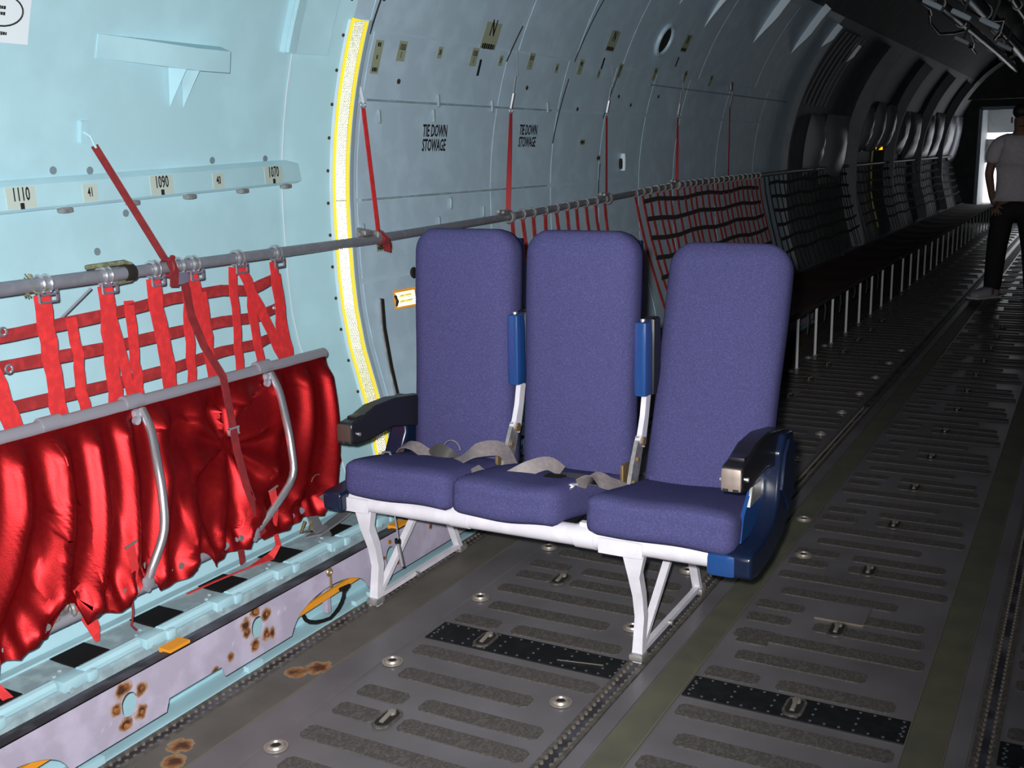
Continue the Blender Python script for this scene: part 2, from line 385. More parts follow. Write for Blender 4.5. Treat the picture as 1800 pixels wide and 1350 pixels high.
# ------------------------------------------------------------------ floor
fl_o = thing('floor', (CX, 8, 0), 'dark metal cargo floor with seat tracks, tread pads and tie-down fittings', kind='structure')
mb = MB(); mb.bx(-2.0, 0.85, YB, YF + 1.6, -.06, 0.0); mb.build('floor_base', m_floor, fl_o, smooth=0)
mb = MB(); mb.bx(.85, 1.62, YB, YF + 1.6, -.06, 0.0); mb.build('floor_edge', m_floor, fl_o, smooth=0)
mb = MB(); mb.bx(-2.5, 1.4, YB, YF + 1.6, -.16, -.10); mb.build('subfloor', m_dark, fl_o, smooth=0)
mb = MB(); mb.bx(-2.3, -2.0, 9.0, YF + 1.6, -.06, 0.0); mb.build('floor_edge', m_floor, fl_o, smooth=0)
STR = [(-1.925, -1.79, m_brownr), (-1.785, -1.685, m_floor), (-1.0, -.955, m_floor), (-.95, -.868, m_green), (-.30, -.215, m_green), (-.21, -.165, m_floor)]
for a, b, mm in STR:
    mb = MB(); mb.bx(a, b, YB, YF, -.01, 0.004); mb.build('floor_strip', mm, fl_o, smooth=0)
def track(x):
    # seat track: slot between two scalloped lips
    mb = MB(); mb.bx(x - .027, x - .014, YB, YF, -.01, .007); mb.bx(x + .014, x + .027, YB, YF, -.01, .007); t = mb.build('seat_track', m_track, fl_o, smooth=0)
    mb = MB(); mb.bx(x - .014, x + .014, YB, YF, -.01, .0015); mb.build('track_slot', m_groove, t, smooth=0)
    mb = MB(); y = 1.0
    while y < 6.0:
        for sx in (-1, 1):
            mb.disc((x + sx * .013, y, .001), (0, 0, 1), .0055, .0065, 6)
        y += .0254
    b = mb.build('track_lips', m_bead, t); b['kind'] = 'stuff'
for x in (-1.945, -1.032, -.132, .775): track(x)
# tread pads: shared meshes per length
PADM = {}
def pad(x0, x1, y, wd=.062, m_=m_pad, nm='tread_pad'):
    L = round(x1 - x0, 3); key = (L, wd, m_.name)
    if key not in PADM:
        mb = MB(); r = .012
        poly = [(-L / 2 + r, -wd / 2), (L / 2 - r, -wd / 2), (L / 2, -wd / 2 + r), (L / 2, wd / 2 - r), (L / 2 - r, wd / 2), (-L / 2 + r, wd / 2), (-L / 2, wd / 2 - r), (-L / 2, -wd / 2 + r)]
        mb.prism(poly, 2, 0, .003)
        me = bpy.data.meshes.new(nm); me.from_pydata(mb.v, [], mb.f); me.materials.append(m_); PADM[key] = me
    o = bpy.data.objects.new(nm, PADM[key]); C.objects.link(o); o.parent = fl_o
    o.location = Vector(((x0 + x1) / 2, y, .0)) - Vector((CX, 8, 0)); return o
ROW0, PITCH = 2.555, .508
def pads_row(k, full):
    Y = ROW0 + PITCH * k; L = []
    for ci, (xa, xb) in enumerate(((-1.655, -1.06), (-.858, -.307), (-.10, .49))):
        w_ = xb - xa
        L += [(xa + .01, xb - .012, Y - .13), (xa + .055, xb - .14, Y - .27), (xa + .01, xa + .155, Y - .40), (xa + .205, xb - .045, Y - .40)]
        if k != 0: L += [(xa + .01, xa + .14, Y), (xa + .21, xb - .03, Y)]
    return L
far_mb = MB()
for k in range(-2, 40):
    Y = ROW0 + PITCH * k
    if Y > YF - .3: break
    for (a, b, y) in pads_row(k, True):
        if y < 1.0: continue
        if y < 6.2: pad(a, b, y)
        else: far_mb.bx(a, b, y - .025, y + .025, 0, .003)
f = far_mb.build('tread_pad', m_pad, fl_o, smooth=0); f['kind'] = 'stuff'
# black tread plates with studs at the first row
for xa, xb in ((-1.66, -1.052), (-.862, -.303), (-.103, .49)):
    mb = MB(); mb.bx(xa, xb, 2.497, 2.612, -.005, .004); p = mb.build('tread_plate', m_blackpad, fl_o, smooth=0)
    mb = MB(); n = int((xb - xa) / .034)
    for i in range(n):
        x = xa + .017 + i * (xb - xa - .034) / (n - 1)
        for y in (2.507, 2.602): mb.disc((x, y, .003), (0, 0, 1), .0038, .0022, 6)
        if i % 3 == 0:
            for y in (2.54, 2.57): mb.disc((x, y, .003), (0, 0, 1), .0038, .0022, 6)
    for y in (2.53, 2.555, 2.58):
        for x in (xa + .012, xb - .012): mb.disc((x, y, .003), (0, 0, 1), .0038, .0022, 6)
    s_ = mb.build('studs', m_stud, p); s_['kind'] = 'stuff'
# tie-down rings and oblong fittings
mb = MB(); mb.torus((0, 0, .004), (0, 0, 1), .018, .006, 18, 6); mb.disc((0, 0, .0), (0, 0, 1), .03, .003, 18)
ring0 = mb.build('tie_down_ring', m_ring, fl_o); mb = MB(); mb.disc((0, 0, .003), (0, 0, 1), .013, .002, 14)
sock = mb.build('ring_socket', m_dark, ring0)
mb = MB(); N = 16
def stadium(L, r, n=8):
    return [(r * cos(-pi / 2 + pi * i / n), L / 2 + 0 + 0) for i in range(0)] + \
           [(r * cos(a), L / 2 + r * sin(a)) for a in [pi * i / n for i in range(n + 1)]] + [(r * cos(a), -L / 2 + r * sin(a)) for a in [pi + pi * i / n for i in range(n + 1)]]
mb.prism(stadium(.05, .026), 2, 0, .004); obl0 = mb.build('tie_down_cup', m_track, fl_o)
mb = MB(); mb.prism(stadium(.046, .019), 2, .003, .0055); mb.build('cup_recess', m_dark, obl0)
mb = MB(); mb.tube([(0, -.028, .006), (0, .01, .012), (0, .03, .008)], .006, 8); mb.disc((0, .022, .004), (0, 0, 1), .011, .009, 10); mb.build('cup_link', m_ring, obl0)
def copytree(src, loc):
    o = src.copy(); C.objects.link(o); o.location = Vector(loc); o.parent = fl_o
    for c in src.children:
        d = c.copy(); C.objects.link(d); d.parent = o
    return o
for k in range(-2, 12):
    Y = 2.32 + .5 * k
    for x in (-1.655, -1.128):
        if Y > 1.0: copytree(ring0, (x, Y, .003))
for x, Y in ((-.90, 4.006), (-.812, 3.63)): copytree(ring0, (x, Y, .003))
for k in range(-2, 14):
    for x in (-1.485, -.58, .2):
        copytree(obl0, (x, ROW0 + PITCH * k, .004))
for o in (ring0, obl0):
    for c in list(o.children): bpy.data.objects.remove(c)
    bpy.data.objects.remove(o)
# small inspection covers and scratches
mb = MB(); mb.bx(-.66, -.52, 3.13, 3.27, 0, .004); mb.build('inspection_cover', m_floor, fl_o, smooth=0)
mb = MB(); mb.bx(-.83, -.74, 2.87, 2.97, 0, .004); mb.build('inspection_cover', m_pad, fl_o, smooth=0)
mb = MB(); mb.bx(-.66, -.52, 3.126, 3.13, 0, .006); mb.bx(-.52, -.516, 3.13, 3.27, 0, .006); mb.build('cover_lip', m_bead, fl_o, smooth=0)
mb = MB(); mb.bar((-1.24, 2.53, .0055), (-1.11, 2.555, .0055), .004, .001, (1, 0, 0)); mb.build('scratch', m_ring, fl_o, smooth=0)
def blotch(mb, c, u, v, n, r, seed):
    rr = random.Random(seed); c = Vector(c); u = Vector(u); v = Vector(v); k = 18; vs = [c + Vector(n) * .0006]
    for i in range(k):
        a = 2 * pi * i / k; q = r * (.55 + .45 * rr.random()); vs.append(c + u * cos(a) * q + v * sin(a) * q + Vector(n) * .0004)
    mb.add(vs, [(0, 1 + i, 1 + (i + 1) % k) for i in range(k)])
mb = MB()
for x in (-1.788, -.868, -.303, -.213): mb.bx(x - .0015, x + .0015, YB, YF, 0, .0055)
mb.build('strip_edge', m_bead, fl_o, smooth=0)

# ------------------------------------------------------------------ sill along the wall foot: lilac web plate, groove, hinged ledge
sill = thing('trim_2', (-2.1, 2.5, 0), 'lilac-grey sill plate with rusty lightening holes below a cyan ledge', kind='structure')
XS = -1.985
# web plate with arched cut-outs and round holes: built in (y,z) as strips
def plate_bottom(y):
    z = .03
    for c in (1.30, 2.48, 3.66, 4.84):          # arched openings
        if abs(y - c) < .19: z = max(z, .03 + .085 * sqrt(max(0, 1 - ((y - c) / .19) ** 2)))
    for a, b, hh in ((1.80, 2.00, .062),):
        if a < y < b: z = max(z, hh)
    return z
HOLES = [(1.68, .105), (2.145, .115), (2.80, .10), (3.2, .10), (3.9, .10)]
ys = []; y = -.5
while y < 9.0:
    ys.append(round(y, 4)); y += (.004 if any(abs(y - h_[0]) < .04 for h_ in HOLES) else .012) if 1.0 < y < 4.2 else .1
bm = bmesh.new()
rows = 1
ZTOP = .172
def quad(mb, y0, y1, a0, b0, a1, b1):
    for xx in (XS, XS - .006): pass
    mb.add([(XS, y0, a0), (XS, y1, a1), (XS, y1, b1), (XS, y0, b0), (XS - .006, y0, a0), (XS - .006, y1, a1), (XS - .006, y1, b1), (XS - .006, y0, b0)],
           [(0, 1, 2, 3), (7, 6, 5, 4), (0, 4, 5, 1), (3, 2, 6, 7)])
mb = MB()
for y0, y1 in zip(ys[:-1], ys[1:]):
    hit = None
    for (hy, hz) in HOLES:
        if abs((y0 + y1) / 2 - hy) < .026: hit = (hy, hz)
    if hit:
        hy, hz = hit
        def hh(y): return .032 * sqrt(max(0, 1 - ((y - hy) / .026) ** 2))
        quad(mb, y0, y1, plate_bottom(y0), hz - hh(y0), plate_bottom(y1), hz - hh(y1)); quad(mb, y0, y1, hz + hh(y0), ZTOP, hz + hh(y1), ZTOP)
    else:
        quad(mb, y0, y1, plate_bottom(y0), ZTOP, plate_bottom(y1), ZTOP)
mb.build('web_plate', m_web, sill, smooth=0)
bm.free()
mb = MB()
for i, (hy, hz) in enumerate(HOLES):
    for k in range(5):
        a = 2 * pi * k / 5 + .5; mb.disc((XS + .0015, hy + .045 * cos(a), hz + .052 * sin(a)), (1, 0, 0), .007, .005, 8)
r_ = mb.build('rivets', m_rust, sill); r_['kind'] = 'stuff'; mb = MB()
for y_, z_ in ((1.60, .075), (1.625, .08), (2.05, .105), (2.24, .12), (2.27, .12), (2.74, .085), (2.76, .08)): mb.disc((XS, y_, z_), (1, 0, 0), .009, .002, 10)
r_ = mb.build('rivets', m_sill, sill); r_['kind'] = 'stuff'
# cyan recess behind the web and foot strip
mb = MB(); mb.bx(-2.12, -2.10, -.5, 9, -.06, .14); mb.build('recess_back', m_cyan, sill, smooth=0)
mb = MB(); mb.bx(-2.12, -1.975, -.5, 9, -.06, -.03); mb.build('recess_floor', m_cyan, sill, smooth=0)
mb = MB(); mb.bx(XS - .004, -1.972, -.5, 9, -.03, .011); mb.build('foot_strip', m_cyan, sill, smooth=0)
for y_ in (1.52, 2.08, 2.58, 2.66): 
    mb = MB(); mb.bx(XS - .004, -1.970, y_, y_ + .06, .0, .024); mb.build('clip', m_cyan, sill, smooth=0)
# orange rod seen through the arches, with its upright and a black cable
for ya, yb_ in ((1.05, 1.52), (2.27, 2.70), (3.45, 3.9)):
    mb = MB(); mb.bar((-2.012, ya, .066), (-2.012, yb_, .082), .02, .010); mb.build('orange_rod', m_orange, sill, smooth=0)
for y_ in (1.35, 2.52):
    mb = MB(); mb.bx(-2.05, -2.03, y_ - .008, y_ + .008, .0, .13); mb.build('rod_bracket', m_sill, sill, smooth=0)
mb = MB(); mb.tube([(-1.98 - .02 * abs(cos(a)), 2.46 + .10 * cos(a), .06 + .045 * sin(a)) for a in [pi * (1 + i / 10) for i in range(11)]] + [(-1.995, 2.58, .075), (-2.0, 2.54, .075)], .006, 8); mb.build('cable', m_black, sill)
mb = MB(); mb.tube([(-1.978, 2.47, .16), (-1.978, 2.47, .115)], .004, 6); mb.torus((-1.976, 2.463, .165), (1, 0, 0), .010, .004, 12, 6); mb.build('hook', m_brass, sill)
# dark groove
mb = MB(); mb.prism([(XS - .001, .16), (XS - .001, .172), (-2.02, .172), (-2.03, .15), (-2.075, .15), (-2.075, .145), (XS - .001, .145)], 1, -.5, 9); mb.build('groove', m_groove, sill, smooth=0)
for y_ in (1.83, 2.86):
    mb = MB(); mb.bx(-2.035, -1.995, y_, y_ + .07, .168, .180); mb.build('orange_block', m_orange, sill, smooth=0)
# ledge with black pads and hinge barrels
mb = MB(); mb.prism([(-2.072, .10), (-2.072, .172), (-2.085, .178), (-2.225, .186), (-2.26, .187), (-2.26, .10)], 1, -.5, 9); mb.build('ledge', m_ledge, sill, smooth=0)
mb = MB(); mb.bx(-2.255, -2.225, -.5, 9, .18, .192); mb.build('ledge_back_strip', m_cyan, sill, smooth=0)
k = 0; y = 0.62
while y < 5.0:
    mb = MB(); mb.bx(-2.222, -2.128, y, y + .105, .183, .1885); mb.build('black_pad', m_black, sill, smooth=0)
    mb = MB(); mb.tube([(-2.092, y - .02, .187), (-2.092, y + .16, .187)], .017, 10); mb.build('hinge_barrel', m_cyan, sill)
    mb = MB(); mb.rbox((-2.088, y + .205, .183), (.045, .07, .032), .006, 3); mb.rbox((-2.078, y + .255, .180), (.035, .03, .028), .005, 3); mb.build('hinge_knuckle', m_cyan, sill)
    mb = MB(); mb.disc((-2.072, y + .19, .17), (1, 0, 0), .008, .01, 8); mb.disc((-2.115, y + .17, .184), (0, 0, 1), .008, .008, 8); mb.disc((-2.135, y + .2, .184), (0, 0, 1), .006, .006, 8); mb.disc((-2.15, y - .03, .184), (0, 0, 1), .006, .006, 8); mb.build('bolt', m_ledge, sill)
    y += .2575
# loose grey cloth strap lying on the ledge beside the seat
mb = MB(); mb.ribbon([(-2.16, 2.62, .20), (-2.17, 2.72, .205), (-2.18, 2.82, .215), (-2.17, 2.90, .24), (-2.15, 2.95, .235), (-2.16, 2.9, .205)], (1, 0, .3), .07, .006)
tag(mb.build('cargo_strap', m_strapend), 'loose grey webbing strap lying on the sill ledge beside the seat', 'strap')

# ------------------------------------------------------------------ lettering
def lettering(txt, pos, xd, yd, size, parent, m_=None, sx=.62, bold=.012, name='lettering', spacing=1.0):
    cu = bpy.data.curves.new(name, 'FONT'); cu.body = txt; cu.size = size; cu.align_x = 'CENTER'; cu.align_y = 'CENTER'
    cu.offset = bold * size; cu.extrude = .0004; cu.resolution_u = 2; cu.space_line = spacing
    cu.materials.append(m_ or m_ink)
    o = bpy.data.objects.new(name, cu); C.objects.link(o); o.parent = parent
    xd = Vector(xd).normalized(); yd = Vector(yd).normalized(); n = xd.cross(yd)
    p = Vector(pos) - WORLD[parent.name]; mm = Matrix.Identity(4)
    for i in range(3): mm[i][0] = xd[i] * sx; mm[i][1] = yd[i]; mm[i][2] = n[i]; mm[i][3] = p[i]
    o.matrix_local = mm; return o
def wall_axes(y, z):
    n = wn(y, z); xd = Vector((0, 1, 0)); return xd, n.cross(xd), n
def placard(y, z, wy, hz, txt, size, m_=None, parent=None, off=.002, sx=.62, spacing=1.0, bold=.012):
    parent = parent or wl
    mb = MB(); xd, yd, n = wall_axes(y, z); c = WP(y, z, off)
    mb.box(c, (wy, hz, .002), Matrix((xd, yd, n)).transposed()); p = mb.build('placard', m_ or m_lab, parent, smooth=0)
    if txt: lettering(txt, c + n * .0014, xd, yd, size, p, sx=sx, spacing=spacing, bold=bold)
    return p
def stencil(y, z, txt, size, sx=.55, spacing=.85, off=.006, bold=.02):
    xd, yd, n = wall_axes(y, z); lettering(txt, WP(y, z, off), xd, yd, size, wl, sx=sx, spacing=spacing, bold=bold, name='stencil')

# ------------------------------------------------------------------ wall panels forward of the tape
COLS = [(3.34, 4.34), (4.36, 4.96), (4.98, 5.56), (5.58, 6.16), (6.18, 6.76), (6.78, 7.64), (7.66, 8.6), (8.62, 9.5)]
ROWS = [(.30, .93), (.95, 1.10), (1.115, 1.235), (1.25, 1.60), (1.615, 1.84)]
for i, (a, b) in enumerate(COLS):
    for j, (c, d) in enumerate(ROWS):
        if i >= 4 and j in (1, 2): continue
        if i >= 4 and j == 3: c = .95
        mb = MB(); wall_patch(mb, a, b, c, d, .002); mb.build('wall_panel', m_wall2, wl, smooth=50)
for i, (a, b) in enumerate([(3.30, 4.42), (4.44, 5.02), (5.04, 5.62), (5.64, 6.9), (6.92, 8.2), (8.22, 9.5)]):
    mb = MB(); wall_patch(mb, a, b, 1.85, 2.40, .002); mb.build('wall_panel', m_wall2, wl, smooth=50)
# dark open seams (gaps between panels)
for (y0, z0, y1, z1) in ((3.31, 1.83, 3.33, 2.02), (4.97, 1.45, 5.02, 1.76), (5.03, 1.84, 5.10, 2.2), (5.57, 1.12, 5.585, 1.34), (5.55, 1.58, 5.62, 1.84), (4.35, 1.8, 4.40, 1.95)):
    mb = MB(); pts = [WP(y0 + (y1 - y0) * t / 6, z0 + (z1 - z0) * t / 6, .0045) for t in range(7)]
    mb.ribbon(pts, (0, 1, 0), .008, .002); mb.build('seam', m_seal, wl, smooth=0)
# hinge lines of the stowage doors
for (y0, y1, z_) in ((3.36, 4.9, 1.607), (3.36, 4.93, 1.243), (3.40, 4.3, 1.108), (6.1, 9.3, 1.78)):
    mb = MB(); mb.tube([WP(y0, z_, .005), WP(y1, z_, .005)], .004, 6); mb.build('hinge', m_ledge, wl)
for (y_, z_) in ((3.45, 1.55), (3.83, 1.56), (3.85, 1.62), (4.3, 1.61), (4.85, 1.62), (3.9, 1.125), (4.28, 1.15), (3.36, 1.13), (4.0, 1.2)):
    mb = MB(); mb.rbox(WP(y_, z_, .008), (.012, .014, .05), .004, 3); mb.build('latch', m_ledge, wl)
# placards and stencils on the wall (station numbers); print too small to read in the photograph is a row of dark dashes
def dashes(c, xd, yd, n, w_, hgt, k, parent, m_=None):
    mb = MB(); c = Vector(c); rr = random.Random(k * 7 + 1); x = -w_ / 2
    while x < w_ / 2 - .002:
        l = hgt * rr.choice((.45, .6, .6)); l = min(l, w_ / 2 - x)
        mb.box(c + xd * (x + l / 2), (l, hgt * rr.uniform(.8, 1), .001), Matrix((xd, yd, n)).transposed()); x += l + hgt * .18
    return mb.build('print_line', m_ or m_ink, parent, smooth=0)
stencil(3.86, 1.47, 'TIE DOWN\nSTOWAGE', .068)
stencil(4.69, 1.482, 'TIE DOWN\nSTOWAGE', .066)
for (y_, z_, s_) in ((4.16, 1.895, 1.0), (5.40, 1.965, .85), (6.45, 2.03, .8)):
    p = placard(y_, z_, .13 * s_, .17 * s_, None, .1, m_labd); xd, yd, n = wall_axes(y_, z_)
    lettering('N', WP(y_, z_, .0035) + yd * .025 * s_, xd, yd, .095 * s_, p, sx=.6, bold=.02)
    dashes(WP(y_, z_, .0035) - yd * .05 * s_, xd, yd, n, .105 * s_, .024 * s_, 3, p)
    mb = MB(); mb.bar(WP(y_ - .035, z_ - .10 * s_, .006), WP(y_ - .035, z_ - .165 * s_, .006), .016, .002, (0, 1, 0)); mb.build('mark', m_ink, wl, smooth=0)
placard(3.275, 1.788, .04, .035, '39', .03)
p = placard(3.385, 1.757, .05, .13, None, .032, m_labd); xd, yd, n = wall_axes(3.385, 1.757); q = WP(3.385, 1.757, .0035)
for dz, w_ in ((.045, .018), (0, .006), (-.045, .03)): dashes(q + yd * dz, xd, yd, n, w_, .018, 2, p)
for (y_, z_, t) in ((3.535, 1.787, '1050'), (4.07, 1.80, '1030'), (4.58, 1.814, '1010'), (5.12, 1.82, '990'), (5.62, 1.83, '970'), (6.14, 1.84, '950'), (6.65, 1.85, '930'), (7.16, 1.85, '910')):
    placard(y_, z_, .055, .075, t + '\nI', .032, m_labd, spacing=.9)
for (y_, z_, t) in ((3.80, 1.80, '38'), (4.30, 1.80, '37'), (4.86, 1.80, '36'), (5.36, 1.80, '35')):
    placard(y_, z_, .035, .045, t, .03, m_labd)
for (y_, z_, w_, h_) in ((5.33, 1.455, .06, .03), (5.56, 1.37, .05, .03), (3.50, 1.055, .11, .028), (3.43, .47, .05, .022)):
    p = placard(y_, z_, w_, h_, None, .02, m_labd); xd, yd, n = wall_axes(y_, z_); dashes(WP(y_, z_, .0035), xd, yd, n, w_ * .85, h_ * .55, 5, p)
for (y_, z_) in ((3.34, 1.95), (3.55, 1.68), (4.6, 1.70), (5.2, 1.62), (5.7, 1.70), (5.9, 1.66), (6.3, 1.72)):
    mb = MB(); mb.disc(WP(y_, z_, .003), wn(y_, z_), .010, .004, 8); mb.build('fastener', m_stain, wl)
mb = MB(); mb.torus(WP(3.685, .936, .006), wn(3.685, .936), .018, .006, 14, 6); mb.disc(WP(3.685, .936, .002), wn(3.685, .936), .016, .006, 12); mb.build('latch_knob', m_dark, wl)
mb = MB(); mb.rbox(WP(5.885, 1.344, .02), (.03, .03, .10), .008, 3); mb.build('pull_handle', m_fin, wl)
mb = MB(); mb.rbox(WP(5.865, 1.335, .012), (.02, .02, .06), .008, 3); mb.build('handle_pocket', m_dark, wl)
# dark slot with a chrome edge beside the placard
mb = MB(); mb.ribbon([WP(3.44, .86, .008), WP(3.42, .75, .008), WP(3.40, .6, .008), WP(3.39, .48, .008)], (0, 1, 0), .022, .008); mb.build('door_slot', m_dark, wl)
mb = MB(); mb.ribbon([WP(3.425, .86, .011), WP(3.405, .75, .011), WP(3.385, .6, .011), WP(3.378, .48, .011)], (0, 1, 0), .006, .006); mb.build('slot_edge', m_alu2, wl)
# porthole
mb = MB(); mb.torus(WP(6.07, 2.02, .01), wn(6.07, 2.02), .085, .014, 28, 8, 1.0); ph = mb.build('porthole_rim', m_wall2, wl)
mb = MB(); mb.disc(WP(6.07, 2.02, .006), wn(6.07, 2.02), .085, .004, 28); mb.build('porthole_glass', m_dark, ph)
# pale frame fins facing aft on the upper wall
for (y_, z0, z1, d0) in ((6.05, 2.20, 2.75, .045), (6.62, 2.13, 2.7, .05), (7.70, 2.12, 2.52, .055), (8.75, 2.12, 2.47, .055), (9.5, 2.22, 2.40, .05), (10.6, 2.15, 2.33, .05)):
    mb = MB(); n = 8; out = []; inn = []
    def arc(z): return Vector((CX - sqrt(max(0, RW ** 2 - (z - CZ) ** 2)), y_, z))
    for i in range(n + 1):
        z = z0 + (z1 - z0) * i / n; p = arc(z); d = (Vector((CX, y_, CZ)) - p).normalized(); out.append(p); inn.append(p + d * d0 * min(1, 2.2 * i / n) + d * .002)
    vs = [];
    for yy in (-.008, .008): vs += [p + Vector((0, yy, 0)) for p in out] + [p + Vector((0, yy, 0)) for p in inn]
    k = n + 1; fs = []
    for i in range(n):
        fs += [(i, i + 1, k + i + 1, k + i), (2 * k + i, 3 * k + i, 3 * k + i + 1, 2 * k + i + 1), (i, 2 * k + i, 2 * k + i + 1, i + 1), (k + i, k + i + 1, 3 * k + i + 1, 3 * k + i)]
    fs += [(0, k, 3 * k, 2 * k), (n, 2 * k + n, 3 * k + n, k + n)]
    mb.add(vs, fs); tag(mb.build('frame_gusset', m_fin, wl), 'pale painted frame gusset on the upper wall')
# conduit bundle
for i in range(7):
    y_ = 9.55 + i * .17; mb = MB(); mb.tube([WP(y_, 1.78, .03)] + [WP(y_ + .02 * j, 1.78 + .1 * j, .03) for j in range(1, 7)], .010, 6); mb.build('conduit', m_pipe, wl)
# ring frames further forward
for y_, dp in ((9.55, .05), (12.1, .14), (14.6, .12), (17.0, .12), (19.4, .12)):
    mb = MB(); n = 26; vs = []
    for yy in (y_ - .03, y_ + .03):
        for i in range(n + 1):
            z = .35 + (2.4 - .35) * i / n; vs.append((xw(z), yy, z))
        for i in range(n + 1):
            z = .35 + (2.4 - .35) * i / n; p = Vector((xw(z), yy, z)); vs.append(p + wn(yy, z) * dp)
    k = n + 1; fs = []
    for i in range(n):
        fs += [(i, i + 1, k + i + 1, k + i), (2 * k + i, 3 * k + i, 3 * k + i + 1, 2 * k + i + 1), (k + i, k + i + 1, 3 * k + i + 1, 3 * k + i)]
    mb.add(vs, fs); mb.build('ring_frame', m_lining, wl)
# quilted insulation blankets
rr = random.Random(5)
for (y0, y1, z0, z1) in ((10.2, 10.75, 1.15, 1.7), (10.85, 11.9, 1.05, 1.72), (12.5, 13.0, 1.35, 1.85), (13.2, 13.7, 1.35, 1.9), (13.85, 14.45, 1.35, 1.9), (14.8, 15.7, 1.3, 1.85), (15.8, 16.8, 1.2, 1.85), (17.2, 18.2, 1.2, 1.85), (18.3, 19.2, 1.2, 1.9), (19.7, 20.8, 1.2, 1.9), (20.9, 21.8, 1.1, 1.9)):
    mb = MB(); ny, nz = 10, 10; vs = []
    for i in range(ny + 1):
        for j in range(nz + 1):
            e = sin(pi * i / ny) * sin(pi * j / nz); q = .02 + .10 * e ** .5 + .02 * rr.random() * e
            vs.append(WP(y0 + (y1 - y0) * i / ny, z0 + (z1 - z0) * j / nz, q))
    mb.add(vs, [(i * (nz + 1) + j, i * (nz + 1) + j + 1, (i + 1) * (nz + 1) + j + 1, (i + 1) * (nz + 1) + j) for i in range(ny) for j in range(nz)])
    mb.build('insulation_blanket', m_insul, wl, smooth=70)

# door section fittings: plugs, seams
for (y_, z_) in ((2.056, 1.382), (2.18, 1.379), (2.666, 1.40), (2.92, 1.402), (2.302, 1.253), (2.185, 1.15)):
    mb = MB(); mb.disc(WP(y_, z_, 0), wn(y_, z_), .011, .003, 12); mb.build('plug', m_spot, wl)
mb = MB(); mb.ribbon([WP(3.0, z_, .002) for z_ in [.2 + i * .11 for i in range(20)]], (0, 1, 0), .004, .002); mb.build('door_seam', m_paper, wl, smooth=0)
for i in range(13):
    z_ = .55 + i * .115; mb = MB(); mb.disc(WP(3.175, z_, 0), wn(3.175, z_), .006, .004, 8); mb.build('fastener', m_stain, wl)

# ------------------------------------------------------------------ things fixed on the wall
# retroreflective tape: yellow backing with real corner-cube prisms
def corner_cubes(mb, O, U, V, N, w_, h_, a, pos_fn=None):
    """triangular corner-cube array on the rectangle w_(U) x h_(V)"""
    hgt = a * sqrt(3) / 2; dep = a / sqrt(6); rows = max(1, int(h_ / hgt)); 
    def P(u, v, d):
        u = max(0, min(w_, u))
        if pos_fn: return pos_fn(u, v, d)
        return O + U * u + V * v - N * d
    for r in range(rows):
        y0, y1 = r * hgt, (r + 1) * hgt; sh = (a / 2) * (r % 2); i = -1
        while i * a + sh < w_ + a:
            x = i * a + sh
            t1 = [(x, y0), (x + a, y0), (x + a / 2, y1)]; t2 = [(x + a, y0), (x + a * 1.5, y1), (x + a / 2, y1)]
            for t in (t1, t2):
                if all(-1e-6 <= p[0] <= w_ + 1e-6 for p in t):
                    c = (sum(p[0] for p in t) / 3, sum(p[1] for p in t) / 3)
                    mb.add([P(*t[0], 0), P(*t[1], 0), P(*t[2], 0), P(*c, dep)], [(0, 1, 3), (1, 2, 3), (2, 0, 3)])
            i += 1
def flat_build(mb, name, m_, parent):
    o = mb.build(name, m_, parent, smooth=0); return o
ZS0, ZS1, YT = .30, 1.865, 3.215
tape = thing('egress_tape', tuple(WP(YT, ZS0)), 'long glowing yellow reflective tape curving down the wall frame', 'reflective tape')
TD = Vector((.64, .77, 0)).normalized(); TN = Vector((.77, -.64, 0)).normalized(); TWD = .060     # tape sits on a chamfered frame edge facing aft
def tape_pt(u, z, d): return Vector((xw(z) + .006, 3.185, z)) + TD * u - TN * d
zlist = [ZS0 + (ZS1 - ZS0) * i / 40 for i in range(41)]
mb = MB(); mb.ribbon([tape_pt(TWD / 2, z, -.002) for z in zlist], TD, TWD, .004); mb.build('backing', m_yellow, tape, smooth=0)
mb = MB(); n_ = len(zlist); vs = []
for z in zlist: vs += [tape_pt(-.004, z, .001), tape_pt(TWD + .004, z, .001), Vector((xw(z) + .04, 3.262, z)), Vector((xw(z) - .004, 3.262, z)), Vector((xw(z) - .004, 3.18, z))]
mb.add(vs, [(i * 5 + j, i * 5 + (j + 1) % 5, (i + 1) * 5 + (j + 1) % 5, (i + 1) * 5 + j) for i in range(n_ - 1) for j in range(5)] + [(4, 3, 2, 1, 0), tuple((n_ - 1) * 5 + j for j in range(5))])
tag(mb.build('frame_edge', m_wall, wl, smooth=20), 'chamfered frame edge under the yellow tape')
mb = MB(); WT = .042
corner_cubes(mb, None, None, None, None, WT, ZS1 - ZS0 - .01, .0065, lambda u, v, d: tape_pt(.009 + u, ZS0 + .005 + v, d - .0075))
flat_build(mb, 'prism_face', m_retro, tape)
c = WP(3.587, .843, .004); xd, yd, n = wall_axes(3.587, .843)
rp = thing('reflective_placard', tuple(c), 'small bright yellow reflective placard on the wall beside the seat', 'sign')
n = (n + Vector((0, -.62, 0))).normalized(); xd = yd.cross(n).normalized(); c = c + n * .028
mb = MB(); mb.box(c, (.105, .075, .004), Matrix((xd, yd, n)).transposed()); mb.bar(c - n * .002, WP(3.587, .843, 0), .02, .02, (0, 1, 0)); mb.build('backing', m_orange, rp, smooth=0)
mb = MB(); corner_cubes(mb, c - xd * .044 - yd * .029 + n * .0065, xd, yd, n, .088, .058, .0065); flat_build(mb, 'prism_face', m_retro, rp)
for dz in (.012, -.010): dashes(c + n * .0085 + yd * dz, xd, yd, n, .055, .009, 4, rp, m_yellow)
